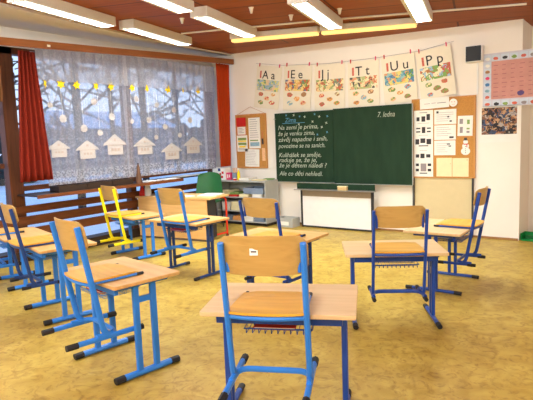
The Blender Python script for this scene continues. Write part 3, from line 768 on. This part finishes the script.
# ------------------------------------------------------------------ blackboard
t = thing('blackboard', 'dark green chalkboard with handwritten chalk poem on the left wing', 'blackboard', (0, -.055, 0))
Z0, Z1 = .69, 1.80
bm = B(); box(bm, .858, 1.908, -.045, -.02, Z0 + .005, Z1 - .012); lw = mesh_obj('left_wing', bm, M['board'], t)
bm = B(); box(bm, 1.914, 3.128, -.045, -.02, Z0 - .005, Z1); rw = mesh_obj('right_wing', bm, M['board'], t)
bm = B(); box(bm, 1.2, 2.7, -.02, .05, Z0 + .1, Z1 - .1); mesh_obj('carriage', bm, M['dark'], t)
bm = B(); box(bm, .851, .858, -.047, -.018, Z0 + .005, Z1 - .012); box(bm, 3.128, 3.136, -.047, -.018, Z0 - .005, Z1); box(bm, .858, 1.908, -.047, -.018, Z0 - .003, Z0 + .005); box(bm, 1.914, 3.128, -.047, -.018, Z0 - .013, Z0 - .005); mesh_obj('edge_strip', bm, M['grey'], t)
lines = ['Na zemi je prima,', 'že je venku zima,', 'závěj napadne i sníh,', 'povozíme se na saních.', 'Kulihášek se směje,', 'raduje se, že je,', 'že je dětem náledí ?', 'Ale co děti nehledí.']
zs = [1.545, 1.45, 1.355, 1.255, 1.11, 1.03, .945, .815]
wid = [.74, .68, .90, .86, .78, .70, .88, .80]
for s, z, wd in zip(lines, zs, wid):
    o = text_obj('chalk_line', s, .10, M['chalk'], lw, 0, 0, .0462, .25)
    k = wd / o.dimensions.x if o.dimensions.x > .01 else .9
    xs = [v.co.x for v in o.data.vertices]; k = wd / (max(xs) - min(xs))
    for v in o.data.vertices: v.co.x = .91 + v.co.x * k; v.co.z += z - .02
text_obj('chalk_title', 'Zima', .10, M['bluechalk'], lw, 1.05, 1.64, .0462, .2)
bm = B(); fbox(bm, 1.0, 1.42, 1.62, 1.628, .0455, .0465); mesh_obj('title_underline', bm, M['bluechalk'], lw)
bm = B()
for x, z in ((.85, 1.70), (1.22, 1.745), (1.42, 1.71), (1.68, 1.70), (1.56, 1.63), (1.80, 1.60), (1.72, 1.54), (1.31, 1.60)):
    flat(bm, [(x + a, z + b) for a, b in star(.026, .009, 4, random.random())], .0455, .0465)
mesh_obj('chalk_snowflakes', bm, M['chalk'], lw)
bm = B()
for x, z in ((1.08, 1.75), (1.33, 1.72), (1.60, 1.74), (1.82, 1.70), (1.64, 1.43), (1.81, 1.46)):
    flat(bm, [(x + a, z + b) for a, b in star(.022, .009, 4, random.random())], .0455, .0465)
mesh_obj('chalk_snowflakes', bm, M['bluechalk'], lw)
text_obj('chalk_date', '7. ledna', .105, M['chalk'], rw, 2.62, 1.64, .0462, .25, sx=.80)

t = thing('board_stand', 'dark metal stand with white panel beneath the chalkboard', 'stand', (0, -.20, 0))
for x in (1.39, 2.575):
    bm = B(); box(bm, x - .018, x + .018, -.009, .02, 0, .60); mesh_obj('post', bm, M['dark'], t)
bm = B(); box(bm, 1.325, 2.625, -.03, -.01, .605, .69); mesh_obj('lower_board', bm, M['board'], t)
bm = B(); box(bm, 1.305, 2.635, -.10, -.01, .588, .602); mesh_obj('chalk_ledge', bm, M['steel'], t)
bm = B(); box(bm, 1.408, 2.557, -.012, .012, .49, .585); mesh_obj('cross_board', bm, plain('taupe_board', (150, 134, 112), .7), t)
bm = B(); box(bm, 1.408, 2.557, -.008, .008, .03, .49); mesh_obj('white_panel', bm, M['white'], t)
bm = B(); box(bm, 1.408, 2.557, -.014, .014, .008, .03); mesh_obj('bottom_bar', bm, M['dark'], t)
t = thing('board_sponge', 'yellowish sponge on the chalk ledge under the board', 'sponge', (2.14, -.267, .6025))
bm = B(); prism(bm, rrect(-.075, .075, -.03, .03, .012), 0, .05); mesh_obj('sponge', bm, plain('sponge', (200, 172, 120), .95, vary=.2, scale=80), t)
bm = B(); prism(bm, rrect(-.077, .077, -.032, .032, .012), .0501, .062); mesh_obj('handle', bm, M['cream'], t)

# ------------------------------------------------------------------ letter posters
M['poster'] = plain('poster_paper', (236, 226, 202), .85, vary=.02)
def poster(corners, letters, big, pic, icons, label):
    (x0, z0), (x1, z1) = corners[0], corners[1]      # top-left, top-right
    (xb, zb) = corners[2]                            # bottom-left
    w = math.hypot(x1 - x0, z1 - z0); h = math.hypot(xb - x0, zb - z0); a = math.atan2(z1 - z0, x1 - x0)
    a = (a + math.atan2(zb - z0, xb - x0) + PI / 2) / 2
    t = thing('letter_poster', label, 'poster', (x0, -.044 if letters[0] == 'P' else -.012, z0), 0, 'alphabet posters above the blackboard')
    t.rotation_euler = (0, -a, 0)
    bm = B(); fbox(bm, 0, w, -h, 0, 0, .003); mesh_obj('sheet', bm, M['poster'], t)
    bm = B(); fbox(bm, .07, .10, -.20, -.085, .0032, .004); mesh_obj('red_mark', bm, M['redink'], t)
    text_obj('letters', letters, .185, M['black'], t, .12, -.205, .0042, sx=1.0, bold=.0008)
    bm = B(); fbox(bm, .03, w - .03, -.40, -.225, .0032, .004); mesh_obj('picture', bm, pic, t)
    cx = ((.12, -.46), (w - .13, -.45), (w * .5, -.52), (.13, -.59), (w - .14, -.58))
    for (x, z), m_ in zip(cx, icons):
        rr = random.uniform(.034, .046)
        bm = B(); flat(bm, blob(x, z, rr * 1.25, rr * .8), .0032, .004)
        d = mesh_obj('drawing', bm, M[m_], t)
        bm = B(); flat(bm, blob(x + rr * .35, z + rr * .35, rr * .5, rr * .38), .0042, .0048); flat(bm, blob(x - rr * .5, z - rr * .15, rr * .3, rr * .4), .0042, .0048)
        mesh_obj('detail', bm, M[random.choice(('peach', 'brownink', 'redink', 'greenink', 'cream'))], d)
    for x in (.05, w - .05):
        bm = B(); box(bm, x - .006, x + .006, -.012, .002, -.02, .035); mesh_obj('peg', bm, M['pink'] if x > .1 else M['redc'], t)
    return t
pics = [picture_mat('seaside_picture', [(150, 176, 186), (176, 196, 196), (226, 196, 160), (232, 220, 120), (120, 160, 120), (160, 184, 200)]),
        picture_mat('crowd_picture', [(226, 170, 90), (120, 150, 80), (236, 210, 130), (200, 90, 60), (110, 120, 140), (240, 200, 160)]),
        picture_mat('garden_picture', [(230, 210, 150), (120, 130, 120), (236, 224, 180), (200, 110, 80), (150, 170, 100), (240, 214, 150)]),
        picture_mat('portrait_picture', [(236, 220, 170), (214, 130, 90), (180, 190, 130), (240, 226, 190), (90, 90, 80), (226, 160, 120)]),
        picture_mat('street_picture', [(120, 170, 180), (100, 150, 90), (232, 214, 120), (80, 130, 170), (226, 160, 110), (150, 190, 190)]),
        picture_mat('party_picture', [(240, 230, 190), (206, 90, 80), (130, 170, 90), (180, 120, 70), (160, 190, 210), (240, 226, 190)])]
PO = [(((.49, 2.60), (.98, 2.53), (.37, 1.93)), 'A a', 0, 'poster with letters A a, furthest left and tilted, beside the red curtain', ('redink', 'orange', 'peach', 'greenink', 'redink')),
      (((1.02, 2.54), (1.53, 2.49), (.97, 1.83)), 'E e', 1, 'poster with letters E e, second from the left', ('redink', 'brownink', 'orange', 'blueink', 'peach')),
      (((1.57, 2.48), (2.09, 2.46), (1.56, 1.80)), 'J j', 2, 'poster with letters J j, third from the left', ('redink', 'brownink', 'orange', 'redink', 'orange')),
      (((2.13, 2.46), (2.62, 2.47), (2.12, 1.79)), 'T t', 3, 'poster with letters T t, third from the right', ('peach', 'brownink', 'blueink', 'orange', 'greenink')),
      (((2.65, 2.46), (3.13, 2.50), (2.70, 1.80)), 'U u', 4, 'poster with letters U u, second from the right', ('greenink', 'blueink', 'orange', 'peach', 'brownink')),
      (((3.16, 2.47), (3.62, 2.53), (3.24, 1.83)), 'P p', 5, 'poster with letters P p, furthest right above the cork board', ('greenink', 'redink', 'brownink', 'blueink', 'brownink'))]
for cr, l, i, lb, ic in PO: poster(cr, l, .16, pics[i], ic, lb)
bm = B(); tube(bm, [(.47, -.02, 2.63), (1.0, -.02, 2.54), (1.8, -.02, 2.48), (2.6, -.02, 2.475), (3.2, -.02, 2.49), (3.66, -.02, 2.56)], .002, 4)
tag(mesh_obj('hanging_string', bm, M['softink']), 'thin string the alphabet posters hang from', 'string')

# ------------------------------------------------------------------ big cork board on the right
t = thing('cork_board', 'large cork board crowded with papers and a snowman, right of the chalkboard', 'notice board', (0, -.002, 0))
bm = B(); fbox(bm, 3.115, 3.92, .80, 1.84, 0, .03); mesh_obj('cork', bm, M['cork'], t)
bm = B()
for a in ((3.10, 3.115, .785, 1.855), (3.92, 3.94, .785, 1.855), (3.115, 3.92, .785, .80), (3.115, 3.92, 1.84, 1.855)): fbox(bm, *a, 0, .036)
mesh_obj('frame', bm, M['corkframe'], t)
CB = .0325
def sheet(x0, x1, z0, z1, mat, label, marks=None, tilt=0, cat='paper', group='papers pinned on the large cork board', base=CB, name='pinned_sheet'):
    t = thing(name, label, cat, (x0, -base, z1), 0, group); t.rotation_euler = (0, tilt, 0)
    w, h = x1 - x0, z1 - z0
    bm = B(); fbox(bm, 0, w, -h, 0, 0, .002); mesh_obj('sheet', bm, M[mat] if isinstance(mat, str) else mat, t)
    for m_, rects in (marks or {}).items():
        bm = B()
        for a, b, c, d in rects: fbox(bm, a * w, b * w, -d * h, -c * h, .0021, .0028)
        mesh_obj('print', bm, M[m_], t)
    return t
def rows(n, x0=.1, x1=.9, y0=.15, y1=.9, f=.3):
    return [(x0, x0 + (x1 - x0) * random.uniform(.6, 1), y0 + (y1 - y0) * k / n, y0 + (y1 - y0) * (k + f) / n) for k in range(n)]
long_marks = {'ink': [(.14, .3, .10, .16), (.40, .60, .09, .17), (.66, .84, .06, .15), (.12, .34, .26, .28), (.12, .34, .31, .33), (.42, .6, .25, .34), (.68, .88, .26, .28), (.68, .88, .31, .33), (.08, .28, .43, .51), (.34, .60, .42, .49), (.66, .90, .43, .51), (.25, .75, .525, .54), (.10, .28, .66, .71), (.34, .56, .65, .72), (.64, .86, .66, .71), (.10, .26, .80, .84), (.10, .26, .88, .92), (.72, .9, .80, .84), (.72, .9, .88, .92), (.3, .7, .94, .955)], 'softink': [(.3, .7, .03, .04), (.2, .8, .19, .195), (.25, .75, .37, .375), (.3, .7, .60, .605), (.35, .65, .80, .92)]}
sheet(3.13, 3.395, .80, 1.70, 'paper', 'long white sheet with rows of small black pictures', long_marks)
sheet(3.22, 3.61, 1.71, 1.85, 'paper', 'wide white strip with pencil handwriting at the top of the cork board', {'softink': [(.15, .35, .5, .54), (.4, .55, .48, .52), (.6, .9, .5, .56)]}, -.03, base=.053)
sheet(3.41, 3.70, 1.50, 1.695, 'paper', 'topmost of three small white worksheets in the column', {'ink': [(.1, .2, .1, .25), (.6, .68, .45, .55), (.7, .8, .75, .85)], 'softink': rows(5, .1, .9, .2, .9, .15)}, 0)
sheet(3.41, 3.695, 1.295, 1.49, 'paper', 'middle of three small white worksheets in the column', {'ink': [(.7, .9, .78, .9)], 'softink': rows(5, .1, .9, .15, .85, .15)}, 0)
sheet(3.41, 3.69, 1.09, 1.285, 'paper', 'bottom of three small white worksheets in the column', {'ink': [(.6, .75, .2, .28), (.68, .8, .35, .42)], 'softink': rows(5, .1, .8, .2, .9, .15)}, 0)
sheet(3.72, 3.93 - .02, 1.34, 1.60, 'paper', 'white sheet with two green sketches right on the cork board', {'greenink': [(.62, .8, .2, .42), (.6, .8, .6, .68)], 'softink': [(.12, .35, .15, .4), (.15, .35, .55, .85), (.6, .8, .75, .85)]}, .02)
sheet(3.44, 3.645, .805, 1.055, 'cream', 'left one of two cream sheets at the bottom', {'orange': [(.05, .09, .03, .06), (.9, .94, .3, .34)]})
sheet(3.652, 3.86, .805, 1.05, 'cream', 'right one of two cream sheets at the bottom', {'orange': [(.05, .09, .03, .06), (.88, .94, .08, .12)]})
bm = B(); flat(bm, [(.052 * math.cos(k * PI / 10), .052 * math.sin(k * PI / 10)) for k in range(20)], 0, .003)
o = tag(mesh_obj('paper_disc', bm, M['paper'], loc=(3.665, -.05, 1.775)), 'round white paper face at the end of the handwritten strip', 'paper')
bm = B(); fbox(bm, -.025, -.012, .005, .018, .0031, .004); fbox(bm, .01, .023, .005, .018, .0031, .004); fbox(bm, -.02, .02, -.024, -.018, .0031, .004); mesh_obj('print', bm, plain('pink_ink', (230, 170, 160), .8), o)
t = thing('paper_snowman', 'paper snowman with dark hat and red scarf on the cork board', 'decoration', (3.82, -.034, 1.09))
bm = B(); flat(bm, [(.058 * math.cos(k * PI / 9), .05 + .05 * math.sin(k * PI / 9)) for k in range(18)], 0, .003); flat(bm, [(.043 * math.cos(k * PI / 9), .115 + .04 * math.sin(k * PI / 9)) for k in range(18)], 0, .0029); flat(bm, [(.03 * math.cos(k * PI / 9), .17 + .03 * math.sin(k * PI / 9)) for k in range(18)], 0, .0028); mesh_obj('body', bm, M['paper'], t)
bm = B(); fbox(bm, -.03, .03, .19, .197, .0031, .005); fbox(bm, -.018, .018, .197, .225, .0031, .005); mesh_obj('hat', bm, M['ink'], t)
bm = B(); fbox(bm, -.026, .03, .135, .147, .0031, .005); fbox(bm, .012, .022, .1, .135, .0031, .005); mesh_obj('scarf', bm, M['redc'], t)
bm = B()
for z in (.03, .055, .08, .11): flat(bm, [(.006 * math.cos(k), z + .006 * math.sin(k)) for k in range(6)], .0031, .0045)
mesh_obj('buttons', bm, M['ink'], t)
# beige panel under the board
t = thing('wall_panel', 'tall beige panel with dark edges below the large cork board', 'panel', (0, -.001, 0))
bm = B(); fbox(bm, 3.135, 3.905, .03, .783, 0, .018); mesh_obj('panel', bm, plain('beige_board', (214, 196, 150), .8, vary=.02), t)
for x in (3.12, 3.905):
    bm = B(); fbox(bm, x, x + .015, .0, .783, 0, .05); mesh_obj('edge_post', bm, M['dark'], t)
bm = B(); fbox(bm, 3.095, 3.119, .0, .783, 0, .02); mesh_obj('side_strip', bm, M['grey'], t)

# small cork board left
t = thing('cork_board', 'small hanging cork board between the red curtain and the chalkboard', 'notice board', (0, -.006, 0))
bm = B(); fbox(bm, .0, .60, .93, 1.79, 0, .014); mesh_obj('cork', bm, M['cork'], t)
bm = B()
for a in ((-.02, 0, .905, 1.815), (.60, .625, .905, 1.815), (0, .60, .905, .93), (0, .60, 1.79, 1.815)): fbox(bm, *a, 0, .022)
mesh_obj('frame', bm, M['corkframe'], t)
bm = B(); tube(bm, [(.02, -.012, 1.815), (.30, -.006, 1.935), (.60, -.012, 1.815)], .003, 5); mesh_obj('hanging_cord', bm, M['cork'], t)
g2 = 'papers pinned on the small cork board'
sheet(.0, .205, 1.62, 1.765, 'redc', 'plain red sheet at the top left of the small cork board', base=.0245, group=g2)
sheet(.01, .20, 1.47, 1.615, 'paper', 'white card with red border under the red sheet', {'redc': [(0, 1, 0, .05), (0, 1, .95, 1), (0, .04, 0, 1), (.96, 1, 0, 1)], 'softink': rows(4, .15, .85, .2, .85, .3)}, base=.0245, group=g2)
sheet(-.0, .225, 1.19, 1.465, 'paper', 'sheet with yellow green printing at the left of the small cork board', {'greenink': [(.1, .9, .15, .3), (.1, .9, .45, .6)], 'ydrop': [(.1, .9, .32, .4), (.2, .8, .65, .75)], 'softink': rows(3, .1, .9, .78, .95, .4)}, base=.0245, group=g2)
sheet(.26, .50, 1.24, 1.75, 'paper', 'tall white timetable sheet on the small cork board', {'softink': rows(9, .1, .9, .05, .7, .2), 'blueink': [(.1, .9, .80, .93)], 'greenink': [(.1, .8, .72, .76)]}, base=.0245, group=g2)
sheet(.17, .47, .935, 1.235, 'paper', 'large pale sheet at the bottom of the small cork board', {'softink': rows(10, .05, .95, .05, .95, .12)}, base=.0245, group=g2, tilt=.05)
t = thing('key_bunch', 'dark bunch of keys hanging at the right of the small cork board', 'keys', (.545, -.023, 1.35))
bm = B(); tube(bm, [(.0, 0, .17), (.0, -.003, .05)], .003, 5); mesh_obj('cord', bm, M['redink'], t)
bm = B()
for k in range(4): fbox(bm, -.02 + .011 * k, -.012 + .011 * k, -.04 - .01 * (k % 2), .05, .002 + k * .002, .0035 + k * .002)
mesh_obj('keys', bm, M['dark'], t)
t2 = sheet(.525, .59, 1.03, 1.24, 'peach', 'narrow peach strip below the keys', base=.0245, group=g2)

# speaker, duct, chart, photo
t = thing('wall_speaker', 'small black wall speaker with white casing near the ceiling', 'speaker', (3.93, -.002, 2.36))
bm = B(); fbox(bm, -.10, .10, -.10, .10, 0, .12); mesh_obj('casing', bm, M['white'], t, bevel=.006)
bm = B(); fbox(bm, -.092, .092, -.092, .092, .1205, .127); mesh_obj('grille', bm, M['black'], t, bevel=.004)
bm = B(); fbox(bm, 3.945, 3.965, 1.86, 2.255, .0, .012); tag(mesh_obj('cable_duct', bm, M['white']), 'thin white cable duct running down from the wall speaker', 'cable duct')
t = thing('number_chart', 'large pink chart with a border of small coloured pictures, right wall end', 'chart', (4.02, -.004, 1.69))
W_, H_ = .62, .66
bm = B(); fbox(bm, 0, W_, 0, H_, 0, .004); mesh_obj('sheet', bm, plain('pale_blue_sheet', (206, 204, 214), .7), t)
bm = B(); fbox(bm, .10, W_ - .005, .095, H_ - .10, .0042, .005); mesh_obj('pink_field', bm, plain('pink_sheet', (206, 150, 138), .8), t)
bm = B()
for i in range(5):
    for j in range(8): fbox(bm, .125 + i * .10, .125 + i * .10 + random.uniform(.03, .06), .125 + j * .054, .125 + j * .054 + .008, .0052, .006)
mesh_obj('print', bm, plain('dusty_red_ink', (176, 110, 116), .8), t)
M['tile'] = plain('pale_blue_tile', (206, 216, 226), .8)
cols = ['paper', 'redink', 'ink', 'greenink', 'redink', 'softink', 'redink', 'blueink', 'bluecard', 'pink', 'brownink']
k = 0
for x, z in [(.012, H_ - .088)] + [(.105 + .105 * i, H_ - .088) for i in range(5)] + [(.012, .1 + .078 * i) for i in range(6)] + [(.012 + .105 * i, .012) for i in range(6)]:
    w_ = .085 if x < .1 and z > .05 else .092
    w_ = min(w_, W_ - x - .006)
    bm = B(); fbox(bm, x, x + w_, z, z + .068, .0052, .006); c = mesh_obj('picture_tile', bm, M['tile'], t)
    bm = B(); flat(bm, blob(x + w_ * .5, z + .0224, w_ * .33, .02), .0062, .007); mesh_obj('picture', bm, M[cols[k % len(cols)]], c); k += 1
bm = B(); flat(bm, blob(.44, .15, .04, .03), .0062, .007); mesh_obj('drawing', bm, plain('violet_ink', (96, 80, 130), .8), t)
t = thing('class_photo', 'large class photograph with a white margin below the pink chart', 'photograph', (3.99, -.004, 1.245))
bm = B(); fbox(bm, 0, .46, 0, .455, 0, .004); mesh_obj('mount', bm, M['paper'], t)
bm = B(); fbox(bm, .02, .435, .10, .435, .0042, .005); mesh_obj('photo', bm, picture_mat('class_photo_print', [(60, 46, 40), (120, 88, 66), (60, 74, 100), (190, 150, 110), (40, 36, 40), (170, 160, 150), (150, 100, 70)], 30), t)

# dustpan
t = thing('dustpan', 'green dustpan and brush standing on the floor at the right edge', 'dustpan', (4.60, .10, 0), -.1)
bm = B(); prism(bm, rrect(-.11, .13, -.10, .10, .03), .004, .014)
for a in ((-.11, -.10, -.07, .10), (.12, .13, -.07, .10), (-.10, .12, .09, .10)): box(bm, *a, .014, .09)
mesh_obj('pan', bm, M['green'], t)
bm = B(); tube(bm, [(.03, .1, .06), (.03, .17, .17)], .014, 8); mesh_obj('handle', bm, M['green'], t)
bm = B(); box(bm, -.06, .10, -.03, .02, .016, .055); tube(bm, [(.07, 0, .05), (.075, .02, .21)], .013, 8); mesh_obj('brush', bm, plain('dark_green_bristle', (10, 90, 40), .8), t)

# ------------------------------------------------------------------ ceiling lamps
M['lamp_white'] = plain('lamp_enamel', (226, 220, 206), .45, vary=.02)
M['tube'] = emit('fluorescent_tube', (255, 236, 200), 8)
M['blade'] = plain('dark_louvre', (56, 53, 46), .35)
LY = math.radians(14)
def lamp(length, name='ceiling_lamp', w=.20, power=None):
    t = thing(name, 'x', 'ceiling lamp')
    L2 = length / 2
    bm = B()
    box(bm, -w / 2, w / 2, -L2, L2, .085, .10)
    box(bm, -w / 2, -w / 2 + .035, -L2, L2, 0, .085); box(bm, w / 2 - .012, w / 2, -L2, L2, 0, .085)
    box(bm, -w / 2 + .035, w / 2 - .012, -L2, -L2 + .02, 0, .085); box(bm, -w / 2 + .035, w / 2 - .012, L2 - .02, L2, 0, .085)
    mesh_obj('housing', bm, M['lamp_white'], t)
    bm = B(); n = int(length / .085)
    for k in range(1, n):
        y = -L2 + length * k / n; box(bm, -w / 2 + .036, w / 2 - .013, y - .0015, y + .0015, .004, .042)
    mesh_obj('louvre', bm, M['blade'], t)
    for x in (.01,):
        bm = B(); tube(bm, [(x, -L2 + .03, .062), (x, L2 - .03, .062)], .016, 8); mesh_obj('lamp_tube', bm, M['tube'], t, smooth=True)
    ld = bpy.data.lights.new('lamp_light', 'AREA'); ld.shape = 'RECTANGLE'; ld.size = w - .06; ld.size_y = length - .06
    ld.energy = (power or POWER) * length / 1.4; ld.color = (.93, 1, 1.04)
    lo_ = bpy.data.objects.new('lamp_light', ld); COL.objects.link(lo_); lo_.parent = t; lo_.location = (.01, 0, .044)
    return t
POWER = 42
REAR = 42
LP = [  # centre x, y, length, label
 (.93, -3.82, 1.30, 'white louvred ceiling lamp furthest left, above the net valance'),
 (.66, -2.33, 1.34, 'white louvred ceiling lamp near the window, second in its row'),
 (2.13, -3.87, 1.42, 'white louvred ceiling lamp cut off by the top edge, left of centre'),
 (1.74, -2.28, 1.34, 'white louvred ceiling lamp in the middle row near the front'),
 (2.86, -2.12, 1.40, 'white louvred ceiling lamp above the T t poster'),
 (3.83, -1.86, 1.44, 'white louvred ceiling lamp seen end-on above the P p poster')]
for x, y, l, lb in LP + [(x, y, 1.4, '') for x, y in ()]:
    t = lamp(l); t['label'] = lb; t['group'] = 'louvred ceiling lamps'
    t.location = (x, y, zc(x) - .105); t.rotation_euler = (0, 0, LY)
def batten(x, y, e):
    """unseen bare tube lamps, added to brighten the walls from behind the camera"""
    t = thing('fill_lamp', 'unseen fill lamp added on the ceiling behind the photographer', 'ceiling lamp', (x, y, zc(x) - .136), LY, 'unseen fill lamps added in the back half of the room')
    bm = B(); box(bm, -.03, .03, -.7, .7, .07, .13); box(bm, -.015, .015, -.7, -.67, 0, .07); box(bm, -.015, .015, .67, .7, 0, .07); mesh_obj('housing', bm, M['lamp_white'], t)
    bm = B(); tube(bm, [(0, -.67, .02), (0, .67, .02)], .014, 8); mesh_obj('lamp_tube', bm, M['tube'], t, smooth=True)
    for q in (-.4, .4):
        ld = bpy.data.lights.new('lamp_light', 'POINT'); ld.shadow_soft_size = .06; ld.energy = e; ld.color = (.93, 1, 1.04)
        lo_ = bpy.data.objects.new('lamp_light', ld); COL.objects.link(lo_); lo_.parent = t; lo_.location = (0, q, -.05)
for x, y in ((1.2, -6.6), (3.2, -6.9), (5.2, -7.2), (7.2, -6.4), (7.4, -4.0), (1.6, -8.8), (3.8, -9.0), (6.2, -9.0)): batten(x, y, REAR)  # added out of view as fill light for the front of the room
# board lamps: long yellowish diffusers along the front
M['diffuser'] = emit('warm_lamp_diffuser', (255, 214, 130), .8)
for (x0, y0), (x1, y1), lb in (((1.14, -1.50), (2.36, -1.24), 'long board lamp with yellowish diffuser, left of the pair'), ((2.37, -1.235), (3.52, -.96), 'long board lamp with yellowish diffuser, right of the pair')):
    a = math.atan2(y1 - y0, x1 - x0); l = math.hypot(x1 - x0, y1 - y0) / 2 - .01
    t = thing('board_lamp', lb, 'ceiling lamp', ((x0 + x1) / 2, (y0 + y1) / 2, zc((x0 + x1) / 2) - .112), a, 'board lamps along the front')
    t.rotation_euler = (0, .028, a)
    bm = B(); box(bm, -l, l, -.03, .10, .036, .105); mesh_obj('housing', bm, M['lamp_white'], t, bevel=.006)
    bm = B(); box(bm, -l + .01, l - .01, -.012, .085, .0, .0355); mesh_obj('diffuser', bm, M['diffuser'], t, bevel=.012)
    ld = bpy.data.lights.new('board_light', 'AREA'); ld.shape = 'RECTANGLE'; ld.size = 2 * l - .1; ld.size_y = .08; ld.energy = 6; ld.color = (1, .97, .84)
    lo_ = bpy.data.objects.new('board_light', ld); COL.objects.link(lo_); lo_.parent = t; lo_.location = (0, .05, -.012); lo_.rotation_euler = (math.radians(28), 0, 0)
# trunking and little white cable cones
bm = B(); vs_ = [(.72, -1.98), (1.6, -1.78), (2.2, -1.62), (2.83, -1.46), (4.66, -.90)]
tube(bm, [(x, y, zc(x) - .012) for x, y in vs_], .016, 6, .012); tag(mesh_obj('cable_trunking', bm, M['lamp_white']), 'thin white trunking crossing the wooden ceiling behind the lamps', 'trunking')
for i, (x, y) in enumerate(((1.37, -2.63), (2.31, -2.56), (2.43, -1.98), (3.01, -1.92), (.52, -3.50))):
    bm = B(); lathe(bm, [(.012, -.06), (.014, -.05), (.022, -.012), (.03, 0)], 12)
    tag(mesh_obj('ceiling_hook_cover', bm, M['lamp_white'], loc=(x, y, zc(x) - .002), smooth=True), ('small white ceiling cone between the two left lamp rows', 'small white ceiling cone left of the T t lamp, higher in the photo', 'small white ceiling cone left of the T t lamp, lower in the photo', 'small white ceiling cone right of the T t lamp', 'small white ceiling cone by the leftmost lamp')[i], 'ceiling fitting', 'white cones on the ceiling')

# ------------------------------------------------------------------ world, camera
w = bpy.data.worlds.new('World'); SC.world = w; w.use_nodes = True
N, L = w.node_tree.nodes, w.node_tree.links; bg = N['Background']
tc = N.new('ShaderNodeTexCoord'); sp = N.new('ShaderNodeSeparateXYZ'); L.new(tc.outputs['Generated'], sp.inputs[0])
r = N.new('ShaderNodeValToRGB'); L.new(sp.outputs['Z'], r.inputs['Fac'])
r.color_ramp.elements[0].position = 0; r.color_ramp.elements[0].color = (*lin((176, 196, 226)), 1)
r.color_ramp.elements[1].position = .6; r.color_ramp.elements[1].color = (*lin((120, 158, 214)), 1)
L.new(r.outputs['Color'], bg.inputs['Color']); bg.inputs['Strength'].default_value = 1.9

cd = bpy.data.cameras.new('camera'); cam = bpy.data.objects.new('camera', cd); COL.objects.link(cam)
f, pitch, roll, A = 525.687, .119, -.038, -.627
cp, sp_ = math.cos(pitch), math.sin(pitch); cr, sr = math.cos(roll), math.sin(roll)
rt, up, fw = Vector((1, 0, 0)), Vector((0, sp_, cp)), Vector((0, cp, -sp_))
R_ = rt * cr + up * sr; U_ = -rt * sr + up * cr
rot = Matrix.Rotation(-A, 3, 'Z')
m3 = Matrix((rot @ R_, rot @ U_, rot @ -fw)).transposed()
cam.matrix_world = Matrix.Translation((5.7326, -7.1404, 1.42)) @ m3.to_4x4()
cd.sensor_width = 36; cd.lens = f / 533 * 36; cd.clip_start = .05; cd.clip_end = 200
SC.camera = cam

SC.view_settings.view_transform = 'Standard'; SC.view_settings.look = 'None'; SC.view_settings.gamma = 1; SC.view_settings.exposure = .22
SC.view_settings.use_curve_mapping = False
SC.cycles.use_denoising = True
SC.cycles.max_bounces = 8; SC.cycles.diffuse_bounces = 5; SC.cycles.transparent_max_bounces = 16
SC.cycles.sample_clamp_indirect = 4
